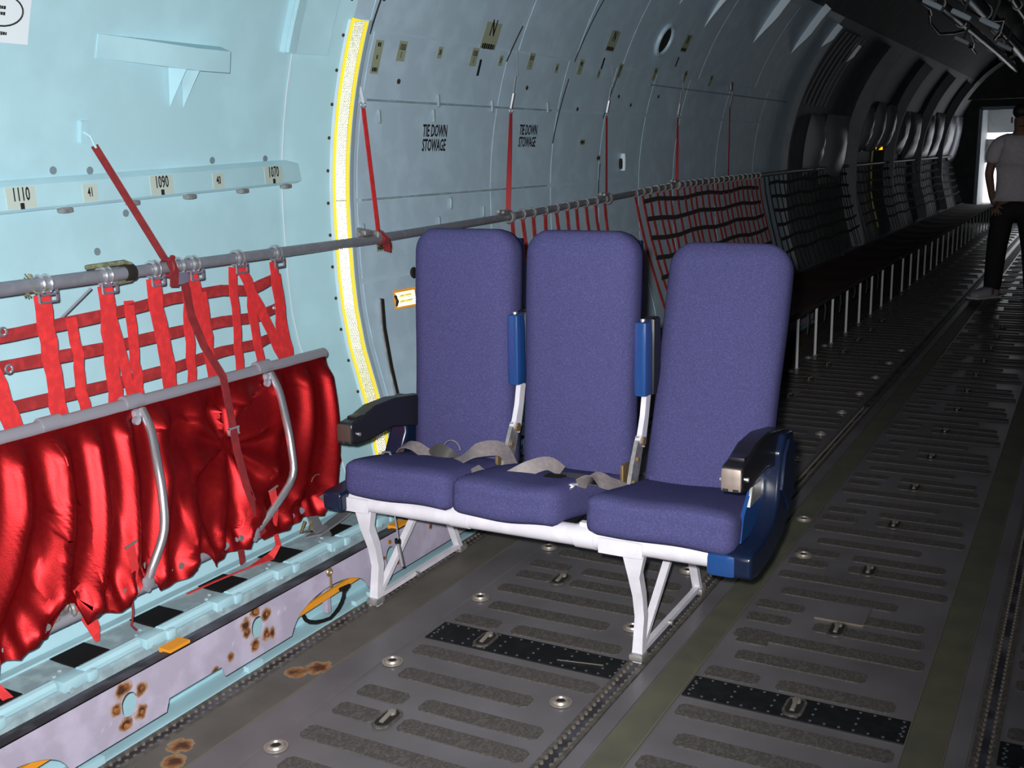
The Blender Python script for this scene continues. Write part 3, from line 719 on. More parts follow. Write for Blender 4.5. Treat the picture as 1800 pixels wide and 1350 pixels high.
mb = MB(); mb.tube([WP(3.53, .86, .01), WP(3.525, .84, .02), WP(3.53, .82, .01)], .005, 6); mb.build('hook', m_dark, rp)
c = WP(13.95, 1.385, .03); xd, yd, n = wall_axes(13.95, 1.385)
rp2 = thing('wall_reflector', tuple(c), 'tiny orange reflector far down the dark wall', 'reflector')
mb = MB(); Rm = Matrix(((1, 0, 0), (0, 0, -1), (0, 1, 0)))
N2 = Vector((.35, -.94, 0)).normalized(); U2 = Vector((.94, .35, 0)).normalized(); V2 = Vector((0, 0, 1))
mb.box(c, (.11, .05, .01), Matrix((U2, V2, N2)).transposed()); mb.build('backing', m_orange, rp2, smooth=0)
mb = MB(); corner_cubes(mb, c - U2 * .05 - V2 * .02 + N2 * .012, U2, V2, N2, .10, .045, .013); flat_build(mb, 'prism_face', m_retro2, rp2)
tape2 = thing('egress_tape', tuple(WP(13.7, .45)), 'thin far strip of reflective tape behind the dark seat nets', 'reflective tape')
mb = MB(); mb.ribbon([WP(13.7, .45 + i * .05, .012) for i in range(19)], (0, 1, 0), .05, .006); mb.build('backing', m_yellow, tape2, smooth=0)

# station rail along the door
rail = thing('station_rail', (-2.51, 2.2, 1.28), 'cyan station-number rail running along the door wall', 'rail')
def raily(y):
    pts = [(-2.53, 1.375), (-2.505, 1.375), (-2.488, 1.360), (-2.488, 1.30), (-2.495, 1.292), (-2.53, 1.292)]
    return pts
for (a, b) in ((-.5, 2.262), (2.266, 3.10)):
    mb = MB(); mb.prism(raily(0), 1, a, b); mb.build('rail_section', m_cyan, rail, smooth=0)
mb = MB(); mb.rbox((-2.508, 3.11, 1.333), (.042, .03, .083), .012, 4); mb.build('end_cap', m_cyan, rail)
for (y_, t, s_) in ((1.925, '1110', .05), (2.418, '1090', .05), (2.928, '1070', .05)):
    mb = MB(); mb.bx(-2.489, -2.4865, y_ - .045, y_ + .045, 1.302, 1.358); p = mb.build('placard', m_lab, rail, smooth=0)
    lettering(t, (-2.486, y_, 1.337), (0, 1, 0), (0, 0, 1), s_, p, sx=.55)
    mb = MB(); mb.bx(-2.4866, -2.4855, y_ - .006, y_ + .006, 1.300, 1.316); mb.build('tick', m_ink, p, smooth=0)
for (y_, t) in ((2.15, '41'), (2.66, '40')):
    mb = MB(); mb.bx(-2.489, -2.4865, y_ - .025, y_ + .025, 1.303, 1.350); p = mb.build('placard', m_lab, rail, smooth=0)
    lettering(t, (-2.486, y_, 1.327), (0, 1, 0), (0, 0, 1), .036, p, sx=.55)
for y_ in (2.06, 2.30, 2.53, 2.77, 2.99):
    mb = MB(); mb.rbox((-2.49, y_, 1.286), (.03, .035, .016), .005, 3); mb.disc((-2.474, y_ - .01, 1.285), (1, 0, 0), .006, .004, 8); mb.build('clip', m_alu2, rail)

rail.rotation_euler.x = .034; rail.location.z -= .006
# fairing with strut on the upper door wall
fr = thing('wall_fairing', tuple(WP(2.45, 1.69)), 'cyan wedge-shaped fairing with a small strut on the upper door wall', 'fairing')
mb = MB(); prof_ = [(2.19, .004), (2.26, .012), (2.50, .08), (2.635, .08), (2.665, .0)]
vs = []
for (y_, o_) in prof_:
    vs += [WP(y_, 1.682, 0), WP(y_, 1.682, o_), WP(y_, 1.745, o_ * .9), WP(y_, 1.745, 0)]
mb.add(vs, [(i * 4 + j, i * 4 + (j + 1) % 4, (i + 1) * 4 + (j + 1) % 4, (i + 1) * 4 + j) for i in range(4) for j in range(4)] + [(3, 2, 1, 0), (16, 17, 18, 19)])
mb.build('fairing_shell', m_cyan, fr, smooth=25)
for y_ in (2.475, 2.53):
    mb = MB(); mb.add([WP(y_ - .02, 1.684, .004), WP(y_ + .02, 1.684, .004), WP(y_, 1.684, .06), WP(y_, 1.56, .004)], [(0, 1, 2), (0, 2, 3), (1, 3, 2), (0, 3, 1)]); mb.build('strut', m_cyan, fr, smooth=0)
# box cover near the tape
cv = thing('cover_box', tuple(WP(3.0, 1.75)), 'cyan rectangular cover box high on the door wall', 'cover')
mb = MB(); wall_patch(mb, 2.945, 3.115, 1.75, 1.93, .02, 5, 2); mb.build('cover_plate', m_cyan, cv, smooth=40)
mb = MB(); wall_patch(mb, 2.95, 2.985, 1.755, 1.92, .035, 5, 1); mb.build('cover_flange', m_cyan, cv, smooth=40)
mb = MB(); wall_patch(mb, 1.72, 1.97, 1.70, 1.85, .002, 4, 2); pap = mb.build('notice', m_paper); tag(pap, 'white paper notice with an oval diagram at the top corner', 'notice')
yd_ = wall_axes(1.88, 1.78); WORLD[pap.name] = WORLD[pap.name]
mb = MB(); pts = [WP(1.885 + .062 * cos(2 * pi * i / 28), 1.775 + .036 * sin(2 * pi * i / 28), .004) for i in range(29)]; mb.tube(pts, .0022, 5, caps=False); mb.build('oval', m_ink, pap)
for (y_, z_, w_) in ((1.885, 1.782, .03), (1.885, 1.768, .03), (1.90, 1.838, .07), (1.92, 1.825, .05), (1.88, 1.722, .05)):
    xd, yd, n = wall_axes(y_, z_); dashes(WP(y_, z_, .0035), xd, yd, n, w_, .009, 4, pap)

# ------------------------------------------------------------------ support tubes
XT, ZTU = -2.36, 1.10
TUBE = [(XT, .6, ZTU), (XT, 3.34, ZTU)]
t1 = thing('support_tube', (XT, 2.2, ZTU - .02), 'grey support tube holding the bright red net along the door', 'tube')
mb = MB(); mb.tube([(XT, .6, ZTU), (XT, 2.16, ZTU)], .0185, 14); mb.build('tube_body', m_tube, t1)
mb = MB(); mb.tube([(XT, 2.14, ZTU), (XT, 3.36, ZTU)], .0165, 14); mb.build('tube_body', m_tube, t1)
mb = MB(); mb.tube([(XT, 2.125, ZTU), (XT, 2.155, ZTU)], .024, 14); mb.build('collar', m_dark, t1)
mb = MB(); mb.tube([(XT, 2.00, ZTU + .028), (XT, 2.13, ZTU + .03), (XT, 2.155, ZTU + .02)], .007, 8); mb.tube([(XT, 2.09, ZTU - .025), (XT, 2.15, ZTU - .022)], .006, 8)
rr = random.Random(2)
for i in range(22):
    y_ = 1.80 + rr.random() * .05; a = rr.random() * 6.28; p = Vector((XT + .018 * cos(a), y_, ZTU + .018 * sin(a)))
    mb.tube([p, p + Vector((.012 * cos(a), (rr.random() - .5) * .02, .012 * sin(a)))], .0022, 4)
mb.build('frayed_cord', m_rope, t1, kind='stuff')
mb = MB(); mb.tube([(XT, 3.22, 1.125), (XT - .02, 3.25, 1.14), (XT - .01, 3.30, 1.13), (XT, 3.34, 1.115)], .009, 8); mb.rbox((XT, 3.27, 1.128), (.03, .05, .022), .008, 3); mb.rbox((XT, 3.34, 1.118), (.04, .04, .03), .01, 3); mb.build('end_clamp', m_alu2, t1)
t2 = thing('support_tube', (-2.36, 4.6, 1.08), 'thin grey tube behind the airline seat backs carrying the net hooks', 'tube')
mb = MB(); mb.tube([(-2.37, 3.30, 1.10), (-2.39, 4.41, 1.118), (-2.39, 5.56, 1.149), (-2.39, 6.71, 1.186)], .0165, 12); mb.build('tube_body', m_tube, t2)
t3 = thing('support_tube', (-2.36, 14, 1.15), 'long dark tube carrying the seat nets towards the front', 'tube')
mb = MB(); mb.tube([(-2.39, 6.66, 1.186), (-2.39, 9.7, 1.205), (-2.39, 14, 1.206), (-2.39, 21.6, 1.205)], .018, 10); mb.build('tube_body', m_tube, t3)
for y_, dz in ((4.41, 1.118), (5.56, 1.149), (6.68, 1.186)):
    mb = MB(); mb.rbox((-2.39, y_ - .03, dz + .025), (.05, .08, .02), .008, 3); mb.tube([(-2.385, y_ - .09, dz + .03), (-2.385, y_ + .03, dz + .02)], .008, 8); mb.torus((-2.385, y_ + .01, dz), (0, 1, 0), .024, .008, 14, 6)
    mb.build('tube_clamp', m_alu2, t2)

# vertical red suspension straps with chrome turnbuckles
VS = [((-2.37, 3.275, 1.70), (-2.395, 3.335, 1.575), (-2.36, 3.345, 1.12), .018, 'bright red suspension strap nearest the yellow tape'),
      ((-2.335, 4.42, 1.74), (-2.37, 4.43, 1.58), (-2.39, 4.42, 1.14), .018, 'red suspension strap above the first airline seat back'),
      ((-2.335, 5.50, 1.74), (-2.366, 5.51, 1.585), (-2.39, 5.56, 1.17), .016, 'red suspension strap above the middle airline seat back'),
      ((-2.33, 6.60, 1.76), (-2.36, 6.62, 1.60), (-2.39, 6.70, 1.21), .014, 'dim red suspension strap above the tilted airline seat back'),
      ((-2.31, 7.62, 1.82), (-2.34, 7.64, 1.69), (-2.39, 7.80, 1.21), .014, 'nearly black suspension strap farthest along the dark wall')]
for i, (a, b, c_, wd_, lab) in enumerate(VS):
    a, b, c_ = Vector(a), Vector(b), Vector(c_)
    st = thing('suspension_strap', tuple(c_), lab, 'strap', 'vertical suspension straps')
    n = 10; pts = [b.lerp(c_, j / n) for j in range(n + 1)]; tw = [Vector((sin(1.1 * j / n * (i % 2)), cos(1.1 * j / n * (i % 2)), 0)) for j in range(n + 1)]
    mb = MB(); mb.ribbon(pts, tw, wd_ * 1.25, .003); mb.build('webbing', m_red if i == 0 else mat('red_strap_webbing', (0.34, 0.025, 0.03), .75), st)
    mb = MB(); mb.tube([a.lerp(b, .45), b + Vector((0, 0, .022))], .009, 8); mb.tube([a, a.lerp(b, .5)], .004, 6); mb.build('turnbuckle', m_alu if i else m_fin, st)
    mb = MB(); mb.torus(b + Vector((.0, 0, .012)), (1, 0, 0), .013, .003, 12, 6); mb.build('ring', m_alu2, st)
    if i in (1, 2, 3):
        mb = MB(); mb.tube([a + Vector((.01, 0, 0)), a + Vector((.0, .01, .25)), WP(a.y + .05, 2.3, .02)], .0025, 6); mb.build('cable', m_wire, st)
    else:
        mb = MB(); mb.rbox(a + Vector((-.01, -.02, .01)), (.02, .05, .06), .008, 3); mb.build('wall_bracket', m_fin if i == 0 else m_pipe, st)
# red knot where the first strap meets the tube
mb = MB(); mb.ribbon([(-2.355, 3.33, 1.13), (-2.335, 3.36, 1.10), (-2.35, 3.385, 1.085), (-2.36, 3.40, 1.05)], (1, 0, 0), .03, .006)
mb.torus((-2.36, 3.35, 1.105), (0, 1, 0), .022, .008, 12, 6); tag(mb.build('tie_strap', m_reddk), 'short dark red tie wrapped round the tube below the first strap', 'strap')

# diagonal strap from the door wall to the tube
ds = thing('suspension_strap', (XT, 2.27, 1.10), 'dark red diagonal strap from the cyan door wall to the tube', 'strap')
pw = WP(2.165, 1.47, .02); pt = Vector((XT, 2.275, 1.13))
mb = MB(); mb.ribbon([pw.lerp(pt, .06 + .94 * i / 8) for i in range(9)], (.2, 1, 0), .022, .004); mb.build('webbing', m_reddk, ds)
mb = MB(); wall_patch(mb, 2.145, 2.168, 1.455, 1.515, .010, 3, 1); mb.tube([WP(2.155, 1.485, .01), WP(2.16, 1.475, .03), pw.lerp(pt, .08)], .004, 6); mb.build('wall_hook', m_cyan, ds)
mb = MB(); mb.torus((XT, 2.287, ZTU), (0, 1, 0), .024, .007, 14, 6); mb.ribbon([(XT + .02, 2.28, 1.12), (XT + .024, 2.29, 1.09), (XT + .022, 2.285, 1.045)], (0, 1, 0), .03, .005); mb.disc((XT + .01, 2.262, 1.128), (1, 0, 0), .008, .01, 8); mb.disc((XT + .01, 2.295, 1.128), (1, 0, 0), .007, .01, 8); mb.build('loop', m_reddk, ds)

# ------------------------------------------------------------------ bright red net
net = thing('seat_back_net', (-2.38, 2.2, .72), 'bright red webbing net hanging from the tube above the folded seat', 'net')
def wob(path, amp, seed):
    r2 = random.Random(seed); out = []
    for p in path: out.append(Vector(p) + Vector((amp * .5 * (r2.random() - .5), amp * (r2.random() - .5), 0)))
    return out
XN = -2.375
def vstrap(ytop, ztop, ybot, zbot, wd_, seed, xo=0.0, n=9):
    pts = wob([(XN + xo + (.02 if zbot < .72 else .0) * (i / n), ytop + (ybot - ytop) * i / n, ztop + (zbot - ztop) * i / n) for i in range(n + 1)], .010, seed)
    r2 = random.Random(seed); wds = [wd_ * (1 + .10 * (r2.random() - .5)) for _ in pts]
    mb = MB(); mb.ribbon(pts, (0, 1, 0), wds, .003); return mb.build('strap', m_red, net, smooth=60)
def hook(y, z=ZTU, wd_=.04):
    mb = MB()
    for s_ in (-.5, .5):
        mb.torus((XT, y + s_ * wd_ * .55, z), (0, 1, 0), .0215, .005, 16, 6)
    f_ = .5 * wd_ + .006
    for (a, b) in (((-f_, -.015), (-f_, -.045)), ((f_, -.015), (f_, -.045)), ((-f_, -.045), (f_, -.045)), ((-f_, -.026), (f_, -.026))):
        mb.bar((XT + .018, y + a[0], z + a[1]), (XT + .018, y + b[0], z + b[1]), .006, .005, (1, 0, 0))
    return mb.build('hook', m_alu, net)
for (y, w_) in ((1.859, .046), (2.057, .04), (2.232, .036), (2.385, .04), (2.578, .038), (2.758, .034)): hook(y, wd_=w_ * .9)
mb = MB(); mb.rbox((XT + .02, 2.32, ZTU - .035), (.008, .05, .035), .003, 3)
for s_ in (-.014, .014): mb.torus((XT, 2.318 + s_, ZTU), (0, 1, 0), .0215, .005, 16, 6)
mb.build('hook', m_alu, net)
vstrap(1.66, 1.072, 1.735, .70, .052, 1); vstrap(1.60, 1.072, 1.64, .70, .05, 2)
vstrap(1.862, 1.072, 1.862, .70, .05, 3, .004); vstrap(1.952, 1.0, 1.946, .70, .033, 4)
vstrap(2.062, 1.072, 2.050, .70, .048, 5, .004); vstrap(2.075, 1.02, 2.115, .70, .032, 6, .002); vstrap(2.150, 1.02, 2.137, .70, .034, 7)
vstrap(2.236, 1.072, 2.262, .68, .052, 8, .004); vstrap(2.395, 1.072, 2.44, .68, .040, 9, .004); vstrap(2.37, 1.072, 2.34, .70, .034, 10)
vstrap(2.43, 1.01, 2.435, .70, .036, 11); vstrap(2.566, 1.072, 2.545, .70, .034, 12, .004); vstrap(2.64, 1.01, 2.655, .70, .036, 13)
vstrap(2.59, 1.072, 2.80, .66, .04, 14, .012); vstrap(2.762, 1.072, 2.755, .70, .036, 15, .004); vstrap(2.775, 1.03, 2.795, .70, .034, 16, .002)
def hstrap(pts, seed):
    dense = []
    for (a, b) in zip(pts[:-1], pts[1:]):
        for i in range(4): dense.append((XN - .003, a[0] + (b[0] - a[0]) * i / 4, a[1] + (b[1] - a[1]) * i / 4))
    dense.append((XN - .003, *pts[-1])); r2 = random.Random(seed)
    dirs = [Vector((.25 * sin(j * 1.3 + seed), 0, 1)) for j in range(len(dense))]
    mb = MB(); mb.ribbon(wob(dense, .004, seed), dirs, .034, .003); mb.build('strap', m_redmid, net, smooth=60)
hstrap([(1.5, .985), (1.77, .982), (2.1, .992), (2.31, 1.006), (2.52, 1.005), (2.64, .99), (2.77, 1.016)], 21)
hstrap([(1.5, .91), (1.76, .905), (2.08, .90), (2.30, .905), (2.51, .908), (2.66, .90), (2.775, .918)], 22)
hstrap([(1.5, .80), (1.79, .798), (2.07, .796), (2.285, .80), (2.50, .815), (2.66, .812), (2.78, .83)], 23)
for (y_, z_) in ((1.735, .995), (1.74, .90), (1.735, .80), (2.745, .92), (2.752, .835)):
    mb = MB(); mb.torus((XN + .008, y_, z_), (1, 0, 0), .010 if y_ < 2 else .005, .0035, 12, 6); mb.build('grommet', m_alu, net)
mb = MB(); mb.tube([(-2.40, 1.93, .995), (-2.385, 2.03, 1.068)], .004, 6); mb.build('cord', m_wire, net)

# ------------------------------------------------------------------ folded red troop seat
ts = thing('troop_bench', (-2.2, 2.0, .26), 'folded red canvas troop seat with grey frame against the door wall', 'troop seat')
XB, ZB = -2.30, .755
mb = MB(); mb.tube([(XB, .5, ZB), (XB, 2.905, ZB - .008)], .0185, 14); mb.build('front_bar', m_bar, ts)
for y_ in (1.785, 2.055, 2.59):
    mb = MB(); mb.tube([(XB, y_ - .03, ZB), (XB, y_ + .03, ZB)], .0215, 14)
    if y_ > 2:
        mb.rbox((XB + .018, y_ + .0, ZB - .035), (.03, .04, .035), .01, 3)
        mb.disc((XB + .03, y_ - .02, ZB - .045), (1, 0, 0), .012, .01, 10)
    mb.build('clamp', m_bar, ts)
XL, ZL = -2.18, .288
mb = MB(); mb.tube([(XL, .5, ZL), (XL, 2.70, ZL + .006)], .0165, 12); mb.build('rear_bar', m_bar, ts)
for (yt, yb_) in ((2.065, 1.925), (2.60, 2.345)):
    mb = MB(); P0 = [(-2.275, yt, .735), (-2.235, yt - .01, .68), (-2.185, yt - .045, .60), (-2.155, yt - .065, .52), (-2.145, yt - .08, .43), (-2.15, (yt - .10 + yb_) / 2, .35), (-2.165, yb_, .292)]
    # smooth the path
    Q = [];
    for i in range(len(P0) - 1):
        p0 = Vector(P0[max(i - 1, 0)]); p1 = Vector(P0[i]); p2 = Vector(P0[i + 1]); p3 = Vector(P0[min(i + 2, len(P0) - 1)])
        for k in range(4):
            t = k / 4; Q.append(.5 * ((2 * p1) + (p2 - p0) * t + (2 * p0 - 5 * p1 + 4 * p2 - p3) * t * t + (3 * p1 - p0 - 3 * p2 + p3) * t ** 3))
    Q.append(Vector(P0[-1])); mb.tube(Q, .0125, 12); leg_ = mb.build('leg', m_alu, ts)
    mb = MB(); mb.tube([(XL, yb_ - .05, ZL), (XL, yb_ + .055, ZL)], .021, 12); mb.rbox((XL + .018, yb_, ZL + .012), (.03, .04, .04), .01, 3); mb.disc((XL + .03, yb_ - .012, ZL), (1, 0, 0), .008, .008, 8); mb.build('leg_foot', m_bar, leg_)
    mb = MB(); mb.torus((XL - .005, yb_ + .02, ZL + .04), (.5, .3, 0), .018, .006, 12, 6); mb.rbox((XL, yb_ + .035, ZL + .03), (.02, .025, .04), .006, 3); mb.build('latch', m_alu2, leg_)
def interp(tab, x):
    if x <= tab[0][0]: return tab[0][1]
    for (a, b), (c, d) in zip(tab[:-1], tab[1:]):
        if x <= c: return b + (d - b) * (x - a) / (c - a)
    return tab[-1][1]
def smooth01(a, b, x):
    t = max(0, min(1, (x - a) / (b - a))); return t * t * (3 - 2 * t)
def ridge(t, sharp=1.0):
    return (0.5 + 0.5 * sin(t)) ** sharp
RAG = [(.27, 2.66), (.33, 2.655), (.345, 2.70), (.36, 2.77), (.40, 2.825), (.47, 2.83), (.55, 2.85), (.62, 2.875), (.66, 2.885), (.69, 2.865), (.72, 2.885), (.745, 2.90)]
def bottom_z(y):
    z = .272
    for c, w_, h_ in ((1.665, .045, .075), (2.13, .03, .045), (1.925, .03, .03), (2.345, .03, .03)):
        if abs(y - c) < w_: z = max(z, .272 + h_ * sqrt(1 - ((y - c) / w_) ** 2))
    return z + .006 * sin(y * 37) * (1 if y > 1.5 else 0)
def canvas(y0, yend, seed, nu=150, nv=60):
    vs = []
    for i in range(nu + 1):
        for j in range(nv + 1):
            v = j / nv
            yy = y0 + (1.0) * (yend(0.5) - y0) * i / nu
            zt = ZB - .012; zb = bottom_z(yy); z = zt + (zb - zt) * v
            ye = yend(z); y = y0 + (ye - y0) * i / nu
            zb = bottom_z(y); z = zt + (zb - zt) * v
            x = XB + .014 + (XL + .022 - XB - .014) * v
            env = smooth01(0, .12, v) * (1 - .55 * smooth01(.9, 1, v))
            # diagonal swags from upper right to lower left
            d = .036 * ridge(46 * (y - .50 * z) + 2.2 * sin(6 * y + 2 * z) + 1.2 * sin(9 * z), 2.0) + .012 * ridge(19 * (y - .2 * z) + 1, 1.2)
            # fan of folds gathered at the strap buckle
            ty, tz = 2.345, .56; dy, dz = y - ty, z - tz; rr_ = sqrt(dy * dy + dz * dz)
            g = math.exp(-(rr_ / .26) ** 2); th = atan2(dy, -dz + 1e-6)
            fan = .045 * ridge(th * 7.5 + .6, 1.3) * min(1, rr_ / .13)
            d = d * (1 - g) + g * fan if dz < .12 else d
            # gathers along the lower bar
            d += .010 * smooth01(.72, .95, v) * sin(y * 92 + 2 * sin(y * 17))
            d -= .012 * g
            vs.append((x + d * env, y, z - .25 * d * env))
    k = nv + 1
    fs = [(i * k + j, i * k + j + 1, (i + 1) * k + j + 1, (i + 1) * k + j) for i in range(nu) for j in range(nv)]
    mb = MB(); n = len(vs); mb.add(vs, fs)
    mb.add([Vector(p) - Vector((.004, 0, .001)) for p in vs], [tuple(reversed(f)) for f in fs])
    bl = [i * k for i in range(nu + 1)]; bt = [i * k + nv for i in range(nu + 1)]; rl = [nu * k + j for j in range(k)]; ll = list(range(k))
    for L_ in (bl, bt, rl, ll): mb.f += [(a, b, b + n, a + n) for a, b in zip(L_[:-1], L_[1:])]
    return mb.build('canvas', m_canvas, ts, smooth=80)
canvas(.6, lambda z: 1.795 - .03 * (z - .5) + .012 * sin(z * 40), 1, 90, 50)
canvas(1.765, lambda z: interp(RAG, z), 2)
# ragged flaps, loose webbing tails
mb = MB(); mb.ribbon([(-2.17, 1.70, .36), (-2.165, 1.725, .30), (-2.163, 1.745, .24), (-2.165, 1.752, .205)], [(0, 1, 0), (.2, 1, 0), (.3, 1, 0), (.3, 1, 0)], [.05, .042, .028, .012], .003); mb.build('torn_flap', m_red, ts)
for (y_, z_) in ((1.45, .34), (1.875, .42), (2.435, .41)):
    mb = MB(); mb.ribbon([(-2.155, y_, z_), (-2.15, y_ + .005, z_ - .06), (-2.155, y_ + .0, z_ - .12)], (0, 1, 0), [.03, .024, .016], .003); s_ = mb.build('strap_tail', m_red, ts)
    mb = MB(); mb.bar((-2.150, y_ - .02, z_ + .002), (-2.150, y_ + .02, z_ + .010), .006, .004, (1, 0, 0)); mb.build('strap_buckle', m_alu2, s_)
mb = MB(); mb.ribbon([(-2.15, 1.45, .22), (-2.13, 1.475, .17), (-2.12, 1.50, .14), (-2.12, 1.47, .12), (-2.13, 1.42, .115)], [(0, 1, 0), (.3, 1, .2), (1, .5, .2), (.8, 0, .8), (.5, 0, 1)], .022, .003); mb.build('strap_tail', m_red, ts)
mb = MB(); mb.tube([(-2.155, 1.865, .285), (-2.15, 1.86, .24), (-2.15, 1.85, .21), (-2.15, 1.865, .19)], .003, 6); mb.build('cord', m_reddk, ts)
mb = MB(); mb.ribbon([(-2.16, 2.44, .28), (-2.155, 2.445, .23), (-2.165, 2.42, .20), (-2.17, 2.33, .197), (-2.19, 2.20, .195), (-2.20, 2.10, .193)], [(0, 1, 0), (.1, 1, 0), (.5, .8, 0), (.8, .3, .3), (1, 0, .2), (1, 0, .2)], [.012, .022, .026, .018, .012, .01], .003); mb.build('strap_tail', m_red, ts)
mb = MB(); mb.ribbon([(-2.16, 2.285, .27), (-2.16, 2.288, .24), (-2.16, 2.29, .225)], (0, 1, 0), .022, .003); mb.build('strap_tail', m_reddk, ts)
# dark strap crossing net and seat
mb = MB(); P0 = [(XT + .024, 2.325, 1.05), (-2.34, 2.345, .95), (-2.315, 2.36, .86), (-2.272, 2.385, .765), (-2.245, 2.375, .66), (-2.215, 2.36, .55), (-2.18, 2.35, .45), (-2.155, 2.36, .36), (-2.15, 2.375, .29)]
mb.ribbon(P0, (0, 1, 0), .028, .004); cs = mb.build('cross_strap', m_reddk, ts)
mb = MB(); z_ = .615; mb.bx(-2.238, -2.228, 2.352, 2.392, z_ - .003, z_ + .002); mb.bx(-2.240, -2.230, 2.352, 2.356, z_ - .02, z_); mb.bx(-2.240, -2.230, 2.388, 2.392, z_ - .02, z_); mb.bx(-2.238, -2.228, 2.352, 2.392, z_ - .022, z_ - .018); mb.build('slide_buckle', m_bar, cs)
# end fittings of the rear bar
mb = MB(); mb.tube([(XL, 2.66, ZL + .005), (XL, 2.745, ZL + .006)], .020, 12); mb.rbox((XL, 2.69, ZL + .03), (.04, .05, .03), .01, 3); mb.tube([(XL, 2.69, ZL + .05), (XL, 2.725, ZL + .035)], .008, 8); mb.disc((XL, 2.745, ZL + .008), (0, 1, 0), .012, .03, 10); mb.build('end_fitting', m_alu2, ts)
mb = MB(); mb.tube([(XL, 2.68 + .035 * cos(a), .35 + .04 * sin(a)) for a in [i * .45 - .6 for i in range(12)]], .0018, 5); mb.build('wire_loop', m_brass, ts)
mb = MB(); mb.ribbon([(-2.17, 2.63, .27), (-2.165, 2.64, .235), (-2.16, 2.66, .205), (-2.15, 2.69, .198)], (0, 1, 0), .045, .006); mb.build('hinge_strap', m_alu, ts)
mb = MB(); mb.tube([(-2.165, 2.59, .26), (-2.16, 2.56, .232), (-2.16, 2.60, .225), (-2.165, 2.625, .25)], .005, 6); mb.build('pull_ring', m_brass, ts)
mb = MB(); mb.torus((XL + .01, 1.665, ZL + .05), (.8, .4, .1), .022, .007, 14, 6); mb.torus((XL + .01, 1.69, ZL + .03), (.3, .9, .1), .017, .006, 14, 6); mb.rbox((XL, 1.64, ZL + .03), (.03, .03, .05), .008, 3); mb.build('latch', m_alu2, ts)
for y_ in (1.60, 1.845, 2.04, 2.28):
    mb = MB(); mb.disc((XL + .028, y_, ZL + .02), (1, 0, 0), .009, .005, 10); mb.build('snap_button', m_alu2, ts)

# ------------------------------------------------------------------ triple airline seat
st3 = thing('airline_seat', (-1.38, 2.8, 0), 'triple airline seat in blue-purple fabric with white frame and navy end shells', 'airline seat')
def outline(w_, h_, rt, rb, waist=.004, n=10):
    """rounded back outline in (x,z), bottom at z=0"""
    P = []
    for (cx, cz, a0, r) in ((w_ / 2 - rt, h_ - rt, 0, rt), (-w_ / 2 + rt, h_ - rt, pi / 2, rt), (-w_ / 2 + rb, rb, pi, rb), (w_ / 2 - rb, rb, 1.5 * pi, rb)):
        for i in range(n + 1):
            a = a0 + (pi / 2) * i / n; P.append(Vector((cx + r * cos(a), cz + r * sin(a))))
    out = []
    k = len(P)
    for i in range(k):     # resample long edges
        a, b = P[i], P[(i + 1) % k]; L = (b - a).length; m_ = max(1, int(L / .04))
        out += [a.lerp(b, j / m_) for j in range(m_)]
    return [Vector((p.x * (1 + waist / w_ * cos(p.y / h_ * 2 * pi * 1.3)), p.y)) for p in out]
def inset(P, d, w_, h_):
    k = len(P); out = []
    for i in range(k):
        t = (P[(i + 1) % k] - P[i - 1]).normalized(); nrm = Vector((-t.y, t.x)); out.append(P[i] + nrm * d)
    return out
def back_cushion(xc, base_y, base_z, w_, h_, th, tilt, seed):
    P = outline(w_, h_, .075, .03); rg = []
    r2 = random.Random(seed)
    for (d, y) in ((.055, -.004), (.04, -.002), (.028, .004), (.014, .011), (.005, .022), (.001, .034), (0, .05), (.0, th - .05), (.004, th - .02), (.02, th - .004), (.05, th)):
        rg.append([(p, y) for p in (inset(P, d, w_, h_) if d > 0 else P)])
    n = len(P); vs = []; ct = Vector((0, h_ / 2))
    R_ = Matrix.Rotation(-tilt, 3, 'X')
    def W(p, y):
        bulge = -.010 * max(0, 1 - (2 * p.x / w_) ** 2) * (1 if y < th / 2 else 0)
        # soft lumbar and head bumps on the front
        if y < th / 2: bulge += -.008 * sin(p.y / h_ * 2 * pi) ** 2 * max(0, 1 - (2 * p.x / w_) ** 2)
        q = R_ @ Vector((p.x, y + bulge, p.y)); return q + Vector((xc, base_y, base_z))
    for ring in rg: vs += [W(p, y) for (p, y) in ring]
    K = len(rg); fs = [(i * n + j, i * n + (j + 1) % n, (i + 1) * n + (j + 1) % n, (i + 1) * n + j) for i in range(K - 1) for j in range(n)]
    # caps: front grid by shrinking the ring to the vertical mid-line
    off = len(vs); first = rg[0]; S_ = 6
    for s_ in range(1, S_ + 1):
        f_ = 1 - s_ / (S_ + .0)
        vs += [W(Vector((p.x * f_, p.y)), y) for (p, y) in first]
    prev = 0
    for s_ in range(1, S_ + 1):
        cur = off + (s_ - 1) * n
        fs += [(prev + j, cur + j, cur + (j + 1) % n, prev + (j + 1) % n) for j in range(n)]; prev = cur
    fs.append(tuple((K - 1) * n + j for j in range(n)))
    mb = MB(); mb.add(vs, fs); return mb.build('back_cushion', m_blue, st3, smooth=60)
b0 = back_cushion(-1.782, 2.915, .40, .365, .775, .115, radians(4), 1)
b1 = back_cushion(-1.372, 2.915, .40, .365, .775, .115, radians(4), 2)
b2 = back_cushion(-.958, 2.905, .40, .37, .775, .115, radians(18), 3)
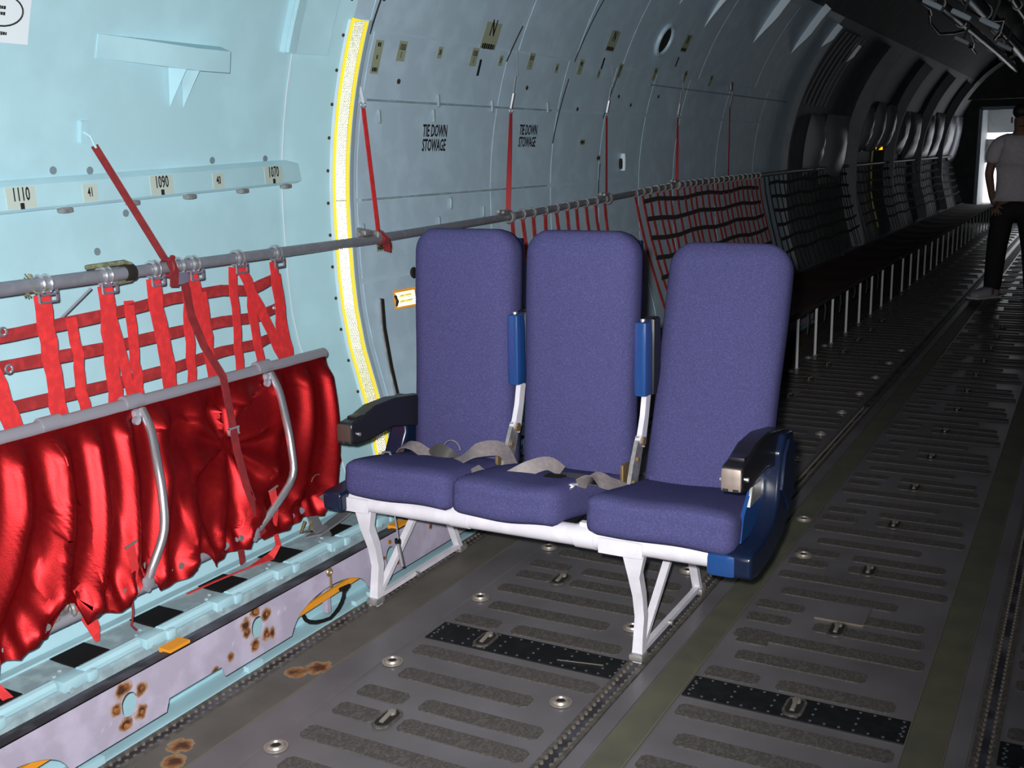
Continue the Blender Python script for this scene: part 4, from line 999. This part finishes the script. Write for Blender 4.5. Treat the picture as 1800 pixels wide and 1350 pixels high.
# backrest shells
for xc, tl, by in ((-1.782, 4, 2.915), (-1.372, 4, 2.915), (-.958, 18, 2.905)):
    R_ = Matrix.Rotation(-radians(tl), 3, 'X'); mb = MB()
    mb.rbox(R_ @ Vector((0, .128, .40)) + Vector((xc, by, .40)), (.33, .03, .70), .012, 4, rot=R_); mb.build('back_shell', m_shell, st3)
def seat_cushion(x0, x1, dfl, dfr, drl, drr, seed, drop=0.0):
    """x0..x1 nominal; corner shifts front-left, front-right, rear-left, rear-right"""
    yc0, yc1 = 2.53, 3.0; w_ = x1 - x0; L = yc1 - yc0; hh = .105
    r2 = random.Random(seed); ph = r2.random() * 6
    def df(p):
        u = p.x / w_ + .5; v = p.y / L + .5
        sh = (dfl * (1 - u) + dfr * u) * (1 - v) + (drl * (1 - u) + drr * u) * v
        q = Vector((p.x + sh, p.y, p.z))
        q.z += .012 * (1 - (2 * u - 1) ** 2) * (1 - (2 * v - 1) ** 2) * (1 if p.z > 0 else -.3)
        q.z += .07 * (.5 - v)                 # slopes down to the back
        q.z += .003 * sin(u * 9 + ph) * (1 if p.z > 0 else 1) + .004 * sin(v * 5 + ph)
        q.y += -.008 * sin(pi * u) if v < .5 else 0
        if v < .12 and p.z < 0: q.z -= .006 + .004 * sin(u * 7 + ph); q.y -= .004
        return q
    mb = MB(); mb.rbox(((x0 + x1) / 2, (yc0 + yc1) / 2, .412 - drop), (w_, L, hh), .032, 13, df); return mb.build('seat_cushion', m_blue, st3, smooth=70)
seat_cushion(-1.962, -1.585, 0, 0, 0, 0, 1)
seat_cushion(-1.580, -1.20, .0, -.045, .0, .03, 2)
seat_cushion(-1.158, -.745, 0, 0, .0, 0, 3, .002)
# frame: front and rear beams, collars, seat pan
mb = MB(); mb.tube([(-1.995, 2.60, .356), (-.80, 2.60, .360)], .0305, 20); mb.build('front_beam', m_white, st3)
mb = MB(); mb.tube([(-1.995, 3.00, .335), (-.80, 3.00, .338)], .026, 16); mb.build('rear_beam', m_white, st3)
for x in (-1.58, -1.175):
    mb = MB(); mb.tube([(x - .03, 2.60, .358), (x + .03, 2.60, .358)], .0335, 20); mb.prism([(2.585, .365), (2.615, .365), (2.61, .40), (2.59, .40)], 0, x - .02, x + .02); mb.build('beam_collar', m_white, st3)
for x in (-1.97, -1.575, -1.17, -.81):
    mb = MB(); mb.bx(x - .012, x + .012, 2.60, 3.02, .345, .372); mb.build('cross_member', m_white, st3, smooth=0)
mb = MB(); mb.bx(-1.19, -1.11, 2.62, 2.95, .372, .378); mb.build('seat_pan', m_alu2, st3, smooth=0)
# legs
def leg_side(x):
    mb = MB(); w_ = .024
    poly = [(2.565, .34), (2.655, .34), (2.650, .30), (2.630, .265), (2.640, .14), (2.652, .125), (2.655, .05), (2.645, .0), (2.615, .0), (2.618, .06), (2.612, .13), (2.600, .265), (2.575, .31)]
    mb.prism([(y - 0, z) for (y, z) in poly], 0, x - w_ / 2, x + w_ / 2); return mb
for x in (-1.93, -1.035):
    mb = MB(); w_ = .028
    path = [((x), 2.600, .33), (x, 2.605, .27), (x, 2.635, .20), (x, 2.650, .13), (x, 2.640, .07), (x, 2.630, .0)]
    wds = [.062, .034, .030, .028, .028, .032]
    mb.ribbon(path, (1, 0, 0), wds, .030); lg = mb.build('front_leg', m_white, st3, smooth=30)
    mb = MB(); mb.rbox((x - .03, 2.567, .352), (.13, .006, .045), .003, 3); mb.disc((x + .02, 2.566, .352), (0, -1, 0), .005, .004, 8); mb.disc((x - .08, 2.566, .352), (0, -1, 0), .005, .004, 8); mb.build('beam_bracket', m_white, lg)
    mb = MB(); mb.bar((x, 2.648, .035), (x, 2.985, .325), .022, .016, (1, 0, 0)); mb.build('diagonal_brace', m_white, st3, smooth=0)
    mb = MB(); mb.bar((x, 3.155, .0), (x, 3.00, .33), .026, .02, (1, 0, 0)); mb.build('rear_leg', m_white, st3, smooth=0)
    mb = MB(); mb.bar((x + .003, 2.64, .030), (x + .003, 3.15, .030), .018, .014, (1, 0, 0)); mb.build('foot_rail', m_white, st3, smooth=0)
    for yy in (2.63, 3.15):
        mb = MB(); mb.rbox((x, yy, .018), (.042, .05, .022), .006, 3); mb.build('foot_fitting', m_alu2, st3)
    mb = MB(); mb.disc((x + .009, 2.85, .03), (1, 0, 0), .008, .012, 8); mb.build('foot_bolt', m_alu2, st3)
# cable with a pin hanging under the front beam
mb = MB(); mb.tube([(-1.83, 2.61, .33), (-1.815, 2.60, .28), (-1.812, 2.60, .245)], .0025, 6); cb = mb.build('hanging_cable', m_wire, st3)
mb = MB(); mb.tube([(-1.815, 2.60, .245), (-1.800, 2.60, .165)], .0055, 8); mb.build('hanging_pin', m_alu, cb)
mb = MB(); mb.disc((-1.815, 2.60, .238), (0, 0, 1), .009, .014, 8); mb.build('pin_cap', m_black, cb)

# end shells and armrests
def arm(x0, x1, front, rear, zf, zr, m_pl):
    """padded arm running back from 'front'"""
    poly = [(front, zf - .062), (front - .006, zf - .02), (front, zf), (front + .05, zf + .006), (front + .13, zf + .028), (front + .24, zf + .030), (rear - .03, zr + .02), (rear, zr - .02), (rear - .01, zr - .09), (front + .22, zf - .062), (front + .10, zf - .075), (front + .02, zf - .072)]
    mb = MB(); mb.prism(poly, 0, x0, x1); a_ = mb.build('armrest', m_armblk, st3, smooth=40)
    bv = a_.modifiers.new('bevel', 'BEVEL'); bv.width = .008; bv.segments = 3; bv.limit_method = 'ANGLE'; bv.angle_limit = radians(50)
    mb = MB(); mb.rbox(((x0 + x1) / 2, front - .006, zf - .034), (x1 - x0 - .004, .012, .060), .006, 4); mb.build('front_plate', m_pl, a_)
    mb = MB(); mb.bx(x0 + .008, x0 + .022, front - .014, front - .010, zf - .062, zf - .056); mb.bx(x1 - .022, x1 - .008, front - .014, front - .010, zf - .062, zf - .056); mb.build('plate_slot', m_dark, a_)
    mb = MB(); mb.disc((x1, front + .03, zf - .04), (1, 0, 0), .006, .006, 8); mb.disc((x0 - .006, front + .012, zf - .04), (1, 0, 0), .006, .006, 8); mb.build('arm_button', m_alu, a_)
    mb = MB(); mb.rbox(((x0 + x1) / 2, front + .065, zf + .006), (x1 - x0 - .016, .06, .014), .004, 3); mb.build('arm_ashtray', m_armblk, a_)
    return a_
arm(-.768, -.712, 2.50, 2.93, .640, .625, m_plate)
arm(-1.992, -1.938, 2.565, 3.0, .612, .60, mat('dark_armrest_plate', (.10, .08, .07), .4, metal=.5))
def shell(x0, x1, rear=False):
    poly = [(2.535, .335), (2.535, .392), (2.66, .400), (2.86, .415), (2.91, .50), (2.905, .585), (2.95, .62), (3.02, .60), (3.03, .47), (2.98, .39), (2.85, .345), (2.72, .328), (2.60, .322)] if rear else [(2.535, .335), (2.535, .392), (2.56, .402), (2.66, .400), (2.74, .425), (2.79, .475), (2.805, .56), (2.80, .60), (2.84, .645), (2.93, .635), (2.945, .59), (2.945, .47), (2.915, .405), (2.85, .36), (2.72, .328), (2.60, .322)]
    mb = MB(); mb.prism(poly, 0, x0, x1); s_ = mb.build('end_shell', m_shell, st3, smooth=40)
    bv = s_.modifiers.new('bevel', 'BEVEL'); bv.width = .010; bv.segments = 3; bv.limit_method = 'ANGLE'; bv.angle_limit = radians(40)
    return s_
sR = shell(-.765, -.695); sL = shell(-2.045, -1.975, True)
mb = MB(); mb.rbox((-.775, 2.545, .362), (.075, .026, .060), .009, 4); mb.build('beam_cap', m_blueplast, sR)
mb = MB(); mb.prism([(2.795, .50), (2.85, .46), (2.88, .42), (2.925, .47), (2.925, .60), (2.86, .625), (2.82, .59)], 0, -.6955, -.688); mb.build('shell_panel', m_shell, sR)
mb = MB(); mb.prism([(2.60, .405), (2.70, .405), (2.775, .45), (2.80, .50), (2.80, .57), (2.74, .57), (2.62, .47)], 0, -.752, -.742); mb.build('inner_panel', m_blueplast, sR)
mb = MB(); mb.prism([(2.66, .485), (2.76, .485), (2.775, .53), (2.68, .535)], 0, -.745, -.738); mb.build('recline_plate', m_alu2, sR)

# centre armrests folded up between the backs, with hinge links
for xc in (-1.577, -1.152):
    mb = MB(); mb.rbox((xc, 2.955, .80), (.042, .060, .225), .010, 4); mb.build('raised_armrest', m_blueplast, st3)
    mb = MB(); mb.rbox((xc + .004, 3.01, .80), (.046, .060, .235), .012, 4); mb.build('armrest_pad', m_armblk, st3)
    mb = MB(); mb.disc((xc, 2.95, .913), (0, 0, 1), .008, .006, 8); mb.build('armrest_screw', m_alu, st3)
    mb = MB(); mb.ribbon([(xc, 2.985, .70), (xc, 2.965, .62), (xc, 2.945, .565), (xc, 2.93, .545)], (0, 1, .2), [.035, .034, .040, .05], .016); hl = mb.build('hinge_link', m_white, st3, smooth=20)
    mb = MB(); mb.ribbon([(xc - .004, 2.94, .56), (xc - .004, 2.90, .48), (xc - .004, 2.87, .415)], (0, 1, .3), [.045, .06, .055], .012); mb.build('link_plate', m_alu2, hl)
    for (bx_, by_, bz_, br_) in ((.002, 2.90, .505, .008), (.002, 2.872, .44, .008), (.006, 2.935, .553, .014)):
        mb = MB(); mb.disc((xc + bx_, by_, bz_), (1, 0, 0), br_, .008, 10); mb.build('link_bolt', m_brass, hl)
    mb = MB(); mb.rbox((xc - .03, 2.885, .455), (.012, .05, .075), .004, 3); mb.build('belt_anchor', m_brass, hl)

# seat belts
def belt(pts, wd_, m_, dirs=None, name='seat_belt'):
    P0 = [Vector(p) for p in pts]; Q = []; D = []
    dirs = dirs or [(0, 1, .3)] * len(P0); dirs = [Vector(d) for d in dirs]
    for i in range(len(P0) - 1):
        p0 = P0[max(i - 1, 0)]; p1 = P0[i]; p2 = P0[i + 1]; p3 = P0[min(i + 2, len(P0) - 1)]
        for k in range(5):
            t = k / 5; Q.append(.5 * ((2 * p1) + (p2 - p0) * t + (2 * p0 - 5 * p1 + 4 * p2 - p3) * t * t + (3 * p1 - p0 - 3 * p2 + p3) * t ** 3)); D.append(dirs[i].lerp(dirs[i + 1], t))
    Q.append(P0[-1]); D.append(dirs[-1])
    mb = MB(); mb.ribbon(Q, D, wd_, .0025); return mb.build(name, m_, st3, smooth=60)
up = (0, .35, 1)
belt([(-1.935, 2.80, .455), (-1.90, 2.78, .495), (-1.86, 2.78, .497), (-1.83, 2.80, .47), (-1.80, 2.79, .462)], .045, m_belt, [(0, 1, 0), (0, 1, .2), (0, 1, .3), (0, 1, .6), (0, 1, .4)])
belt([(-1.82, 2.80, .455), (-1.79, 2.80, .485), (-1.75, 2.79, .480), (-1.72, 2.80, .462), (-1.68, 2.79, .468)], .048, m_beltdk, [(0, .3, 1), (0, .8, 1), (0, .5, 1), (0, 1, .4), (0, 1, .5)])
belt([(-1.74, 2.75, .458), (-1.68, 2.75, .475), (-1.62, 2.77, .512), (-1.57, 2.83, .505), (-1.545, 2.86, .44)], .052, m_belt, [(0, 1, .1), (0, 1, .5), (0, 1, .8), (0, .9, .5), (0, .8, .5)])
belt([(-1.60, 2.70, .475), (-1.54, 2.66, .468), (-1.47, 2.66, .468), (-1.41, 2.70, .498), (-1.36, 2.73, .512), (-1.32, 2.74, .490)], .045, m_belt, [(0, 1, .4), (0, 1, .9), (0, .6, 1), (0, .5, 1), (0, 1, .8), (0, 1, .4)])
belt([(-1.35, 2.73, .475), (-1.29, 2.72, .482), (-1.23, 2.72, .482), (-1.19, 2.74, .475)], .06, m_beltdk, [(0, 1, .1)] * 4)
belt([(-1.235, 2.66, .478), (-1.20, 2.70, .492), (-1.16, 2.74, .472), (-1.125, 2.77, .448)], .055, m_belt, [(.5, .8, 0), (.5, .8, 0), (.4, .9, -.2), (.4, .9, -.2)])
mb = MB(); mb.rbox((-1.26, 2.635, .478), (.05, .032, .012), .005, 3); mb.bar((-1.285, 2.62, .486), (-1.235, 2.645, .486), .006, .004); mb.bar((-1.28, 2.632, .486), (-1.23, 2.657, .486), .006, .004); mb.build('belt_buckle', m_alu, st3)
mb = MB(); mb.rbox((-1.325, 2.70, .481), (.06, .05, .016), .006, 3); mb.build('belt_buckle', m_black, st3)
mb = MB(); mb.bar((-1.565, 2.60, .478), (-1.52, 2.645, .482), .02, .006); mb.rbox((-1.545, 2.62, .472), (.05, .04, .01), .004, 3); mb.build('belt_buckle', m_armblk, st3)
mb = MB(); mb.bar((-1.566, 2.60, .484), (-1.516, 2.645, .488), .005, .004); mb.build('belt_tongue', m_alu, st3)
mb = MB(); mb.tube([(-1.93, 2.70, .465), (-1.925, 2.70, .49), (-1.90, 2.70, .492), (-1.89, 2.70, .47)], .004, 8); mb.build('belt_ring', m_alu, st3)
mb = MB(); mb.tube([(-1.75 + .03 * cos(a), 2.83, .485 + .03 * sin(a)) for a in [i * .3 for i in range(11)]], .002, 5); mb.build('belt_cord', m_belt, st3)

# ------------------------------------------------------------------ dark nets and troop benches down the wall
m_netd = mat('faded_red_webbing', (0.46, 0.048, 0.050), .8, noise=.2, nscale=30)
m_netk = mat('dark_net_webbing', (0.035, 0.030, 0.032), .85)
def top_at(y):
    return interp([(3.3, 1.10), (4.41, 1.118), (5.56, 1.149), (6.71, 1.186), (9.7, 1.205), (22, 1.205)], y)
LAB = ['red net strips hooked to the tube between the airline seat backs', 'faded red net sagging behind the tilted airline seat back',
       'dark seat net along the wall past the tilted seat back', 'dark seat net below the silver insulation blankets', 'farthest dark seat net beside the bright doorway']
SEC = [(4.45, 5.62), (5.98, 8.6), (8.75, 12.0), (12.2, 16.6), (16.8, 21.2)]
for si, (a, b) in enumerate(SEC):
    nt_ = thing('seat_back_net', (-2.25, (a + b) / 2, .4), LAB[si], 'net')
    r2 = random.Random(100 + si); y = a; sp = .118 if si < 2 else (.15 if si == 2 else .21); k = 0
    bw = .50 if si < 3 else .5
    while y <= b:
        zt = top_at(y) - .02; zb = .40 if si else .60
        lean = .10 * (r2.random() - .5) + (.05 if si == 1 and k < 4 else 0)
        pts = [(-2.385 + (.20 if si else .08) * (i / 6) ** 1.3, y + lean * i / 6 + .008 * (r2.random() - .5), zt + (zb - zt) * i / 6) for i in range(7)]
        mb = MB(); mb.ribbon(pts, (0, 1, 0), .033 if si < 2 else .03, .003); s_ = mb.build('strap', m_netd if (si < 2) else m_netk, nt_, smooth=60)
        if si < 2:
            mb = MB(); mb.torus((-2.39, y, top_at(y)), (0, 1, 0), .021, .005, 12, 6); mb.build('hook', m_alu2, s_)
        y += sp * (1 + .25 * (r2.random() - .5)); k += 1
    for row, zz in enumerate((1.06, .95, .84, .73, .62, .51)):
        if si == 0: continue
        n = max(6, int((b - a) / .25)); dz = top_at((a + b) / 2) - 1.14
        pts = [(-2.385 + .20 * ((1.1 - zz) / .7) ** 1.3 + .006, a + .1 + (b - a - .15) * i / n, zz + dz + .010 * sin(i * 1.7 + row)) for i in range(n + 1)]
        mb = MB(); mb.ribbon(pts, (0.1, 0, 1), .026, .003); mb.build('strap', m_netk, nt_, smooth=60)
XP = -1.64
BL = ['dark canvas troop bench just past the tilted airline seat', 'dark canvas troop bench halfway down the hold', 'farthest dark canvas troop bench beside the bright doorway']
pi_ = 0
for si, (a, b) in enumerate(((5.75, 10.85), (10.95, 16.0), (16.1, 21.4))):
    bn = thing('troop_bench', (-1.9, (a + b) / 2, 0), BL[si], 'bench')
    mb = MB(); mb.tube([(XP, a, .345), (XP, b, .345)], .016, 10); mb.build('front_rail', m_netk, bn)
    mb = MB(); mb.tube([(-2.18, a, .36), (-2.18, b, .36)], .016, 10); mb.build('rear_rail', m_netk, bn)
    n = int((b - a) / .12); vs = []
    for i in range(n + 1):
        y = a + (b - a) * i / n
        for j in range(7):
            u = j / 6; vs.append((-2.18 + (XP + 2.18) * u, y, .365 - .030 * sin(pi * u) + .006 * sin(i * .9)))
    fs = [(i * 7 + j, i * 7 + j + 1, (i + 1) * 7 + j + 1, (i + 1) * 7 + j) for i in range(n) for j in range(6)]
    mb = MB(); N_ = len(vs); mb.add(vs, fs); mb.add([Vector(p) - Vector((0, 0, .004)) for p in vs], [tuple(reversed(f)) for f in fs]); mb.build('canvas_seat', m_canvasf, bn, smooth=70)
    # legs: bright front tubes every half metre
    y = a + (1.17 if si == 0 else .2); y = 6.41 if si == 0 else y; first = None
    while y < b:
        if first is None:
            mb = MB(); mb.tube([(XP, y, 0), (XP, y, .335)], .0095, 8); lg = mb.build('leg', m_post, bn); first = (lg, y)
            mb = MB(); mb.disc((XP, y, 0), (0, 0, 1), .018, .008, 10); mb.build('leg_foot', m_alu2, lg)
        else:
            o = copyat(first[0], (0, y - first[1], 0), bn)
            for c_ in first[0].children:
                d_ = c_.copy(); C.objects.link(d_); d_.parent = o
        y += .515
    r2 = random.Random(50 + si)
    for k in range(7 if si == 0 else 3):
        y = a + .9 + k * (b - a - 1) / 8; mb = MB()
        mb.ribbon([(XP + .005, y, .345), (XP + .012, y + .03 * r2.random(), .29), (XP + .004, y + .05 * r2.random(), .25 - .06 * r2.random())], (0, 1, 0), .035, .003); mb.build('strap_tail', mat('grey_strap_tail', (.10, .10, .11), .8), bn)

# ------------------------------------------------------------------ ceiling pipes and ducts
PIPES = [((-1.35, 2.60), .045, 'thin grey pipe under the ceiling nearest the wall'), ((-1.15, 2.68), .07, 'fat grey duct under the dark ceiling'), ((-.85, 2.72), .035, 'thin pipe beside the fat ceiling duct'), ((-.62, 2.66), .05, 'grey pipe along the ceiling centre line'), ((-.35, 2.70), .08, 'widest ceiling duct near the picture edge')]
for (x, z), r, lab in PIPES:
    pp = thing('ceiling_pipe', (x, 14, z - r), lab, 'pipe', 'ceiling pipes')
    mb = MB(); mb.tube([(x, 6.0, z), (x, 12, z), (x + .03, 16, z - .02), (x, 21.9, z - .03)], r, 12); mb.build('pipe_body', m_pipe, pp)
    y = 7.0
    while y < 21:
        mb = MB(); mb.tube([(x, y, z), (x, y + .05, z)], r + .012, 12); mb.build('pipe_clamp', m_alu2, pp); y += 1.7
rr = random.Random(9)
for i in range(3):
    x = -1.45 + i * .4; y = 7.5 + rr.random() * 3; pts = [(x + .10 * sin(j * .9 + i), y + j * .5, 2.58 - .10 * sin(pi * (j % 4) / 4) + .03 * rr.random()) for j in range(14)]
    mb = MB(); mb.tube(pts, .014, 8); tag(mb.build('ceiling_cable', m_pipe), ['drooping ceiling cable nearest the curved wall', 'drooping ceiling cable between the other two cables', 'drooping ceiling cable nearest the picture edge'][i], 'cable', 'loose ceiling cables')
GLINTS = [(-1.209, 9.0, 2.38), (-1.005, 9.0, 2.29), (-.93, 12.0, 2.28), (-1.32, 12.0, 2.36), (-.806, 9.0, 2.215)]  # bright ceiling glints modelled as added pale boxes
for i, (x, y, z) in enumerate(GLINTS):
    L = ['nearest pale box standing for a glint below the ceiling ducts', 'second pale box standing for a glint below the ceiling ducts', 'pale box standing for a glint above the standing person', 'pale box standing for a glint farther down the ceiling', 'pale box standing for a glint nearest the picture edge'][i]
    lp = thing('glint_box', (x, y, z), L, 'fitting', 'ceiling glint boxes')
    mb = MB(); mb.rbox((x, y, z + .05), (.16, .14, .045), .015, 3, rot=Matrix.Rotation(radians(28), 3, 'Y')); mb.build('glint_body', m_fin, lp)
    mb = MB(); mb.tube([(x, y + .03, z + .05), (x + .05, y + .03, z + .20), (x, y + .05, 2.66)], .012, 8); mb.build('hanger', m_pipe, lp)
a0 = math.asin((2.15 - CZ) / 1.80); mb = MB(); mb.prism([(CX + 1.80 * cos(a0 + (pi - 2 * a0) * i / 24), CZ + 1.80 * sin(a0 + (pi - 2 * a0) * i / 24)) for i in range(25)], 1, 20.5, 20.56); ov = mb.build('overhead_panel', m_ceil, smooth=0); tag(ov, 'dark overhead panel marked 10 above the far doorway', 'panel')
lettering('10', (-1.0, 20.495, 2.40), (1, 0, 0), (0, 0, 1), .32, ov, mat('dim_numeral_paint', (.10, .10, .12), .7), sx=.8)

# ------------------------------------------------------------------ person standing in the aisle
PX, PY = -.66, 10.95
person = thing('person', (PX, PY, 0), 'person standing in the dark aisle wearing a pale short-sleeved shirt and black trousers', 'person')
def skinmesh(name, V, E, R, m_, root=0, sub=2):
    me = bpy.data.meshes.new(name); me.from_pydata([Vector(v) for v in V], E, []); me.materials.append(m_)
    o = bpy.data.objects.new(name, me); C.objects.link(o); o.parent = person; WORLD[o.name] = WORLD[person.name]
    md = o.modifiers.new('skin', 'SKIN'); md.use_smooth_shade = True
    for i, r in enumerate(R):
        sv = me.skin_vertices[0].data[i]; sv.radius = (r, r) if not isinstance(r, tuple) else r; sv.use_root = (i == root)
    ss = o.modifiers.new('sub', 'SUBSURF'); ss.levels = sub; ss.render_levels = sub
    return o
# local coordinates: x right in the picture, -y towards the camera, z up
V = [(0, 0, .95), (0, 0, 1.12), (0, .01, 1.30), (0, .01, 1.43), (0, -.005, 1.50), (0, -.02, 1.58), (0, -.025, 1.66),
     (-.10, 0, .90), (-.13, .0, .50), (-.15, .02, .10), (-.16, -.10, .04), (.10, 0, .90), (.15, .02, .50), (.19, .03, .10), (.20, -.09, .04),
     (-.19, .01, 1.40), (-.25, .03, 1.14), (-.20, -.06, .93), (-.17, -.10, .86), (.19, .01, 1.40), (.25, .03, 1.14), (.22, -.06, .93), (.20, -.10, .86)]
E_ = [(0, 1), (1, 2), (2, 3), (3, 4), (4, 5), (5, 6), (0, 7), (7, 8), (8, 9), (9, 10), (0, 11), (11, 12), (12, 13), (13, 14), (3, 15), (15, 16), (16, 17), (17, 18), (3, 19), (19, 20), (20, 21), (21, 22)]
Rr = [(.15, .11), (.15, .11), (.16, .11), (.12, .08), .055, (.075, .09), (.07, .085), .09, .06, .042, .035, .09, .06, .042, .035, .055, .042, .032, .03, .055, .042, .032, .03]
skinmesh('body', V, E_, Rr, m_skin)
V = [(0, 0, .93), (0, 0, 1.06), (0, .0, 1.20), (0, .01, 1.33), (0, .01, 1.44), (-.19, .01, 1.40), (-.235, .025, 1.22), (.19, .01, 1.40), (.235, .025, 1.22)]
skinmesh('shirt', V, [(0, 1), (1, 2), (2, 3), (3, 4), (4, 5), (5, 6), (4, 7), (7, 8)], [(.17, .13), (.19, .14), (.19, .14), (.19, .13), (.13, .09), (.085, .08), .075, (.085, .08), .075], m_shirt, 1)
V = [(0, 0, .99), (0, 0, .90), (-.10, 0, .82), (-.135, .0, .48), (-.155, .02, .035), (.10, 0, .82), (.155, .02, .48), (.195, .03, .035)]
skinmesh('trousers', V, [(0, 1), (1, 2), (2, 3), (3, 4), (1, 5), (5, 6), (6, 7)], [(.18, .13), (.18, .13), (.115, .12), .095, .082, (.115, .12), .095, .082], m_trou, 1)
for sx, fx in ((-1, -.16), (1, .20)):
    mb = MB(); mb.rbox((PX + fx - (.05 if sx < 0 else -.02), PY - .07, .052), (.135, .30, .10), .045, 6, lambda p: Vector((p.x * (1 - .2 * (p.y < -.05)), p.y, p.z * (1 - .35 * max(0, -p.y / .13)) - .015 * max(0, -p.y / .13))), Matrix.Rotation(radians(-35 if sx < 0 else 25), 3, 'Z'))
    sh = mb.build('shoe', m_shoe, person); mb = MB(); mb.rbox((PX + fx - (.05 if sx < 0 else -.02), PY - .07, .012), (.14, .31, .024), .01, 4, None, Matrix.Rotation(radians(-35 if sx < 0 else 25), 3, 'Z')); mb.build('sole', m_shirt, sh)
# hair cap, face details
mb = MB(); mb.rbox((PX, PY + .012, 1.685), (.165, .20, .13), .07, 8); mb.build('hair', m_hair, person)
mb = MB(); mb.rbox((PX, PY - .118, 1.60), (.025, .03, .045), .01, 4); mb.build('nose', m_skin, person)
for s_ in (-1, 1):
    mb = MB(); mb.rbox((PX + s_ * .035, PY - .105, 1.635), (.025, .012, .012), .005, 3); mb.build('eye', m_dark, person)
    mb = MB(); mb.rbox((PX + s_ * .085, PY - .01, 1.61), (.015, .035, .055), .007, 3); mb.build('ear', m_skin, person)
mb = MB(); mb.rbox((PX, PY - .108, 1.555), (.045, .012, .010), .004, 3); mb.build('mouth', m_stain, person)
for s_ in (-1, 1):      # hands with five fingers, thumbs hooked at the belt
    c0 = Vector((-.165 if s_ < 0 else .195, -.11, .855)); V = [c0]; E_ = []; R_ = [.034]
    for k in range(5):
        d = Vector((s_ * (.028 - .016 * k), -.012, -.05)) if k else Vector((-s_ * .045, -.03, -.015)); L = (.7, .95, 1.05, 1.0, .8)[k]
        i0 = len(V); V += [c0 + d * .8, c0 + d * (.8 + .6 * L) + Vector((0, .006, 0)), c0 + d * (.8 + 1.05 * L) + Vector((0, .022, 0))]; E_ += [(0, i0), (i0, i0 + 1), (i0 + 1, i0 + 2)]; R_ += [.010, .009, .008]
    skinmesh('hand', V, E_, R_, m_skin, 0, 1)

# lettering becomes plain mesh
bpy.context.view_layer.update()
dg = bpy.context.evaluated_depsgraph_get()
for o in [o for o in C.objects if o.type == 'FONT']:
    me = bpy.data.meshes.new_from_object(o.evaluated_get(dg)); nm = o.name
    q = bpy.data.objects.new(nm + '_mesh', me); C.objects.link(q); q.parent = o.parent; q.matrix_local = o.matrix_local.copy()
    bpy.data.objects.remove(o); q.name = nm
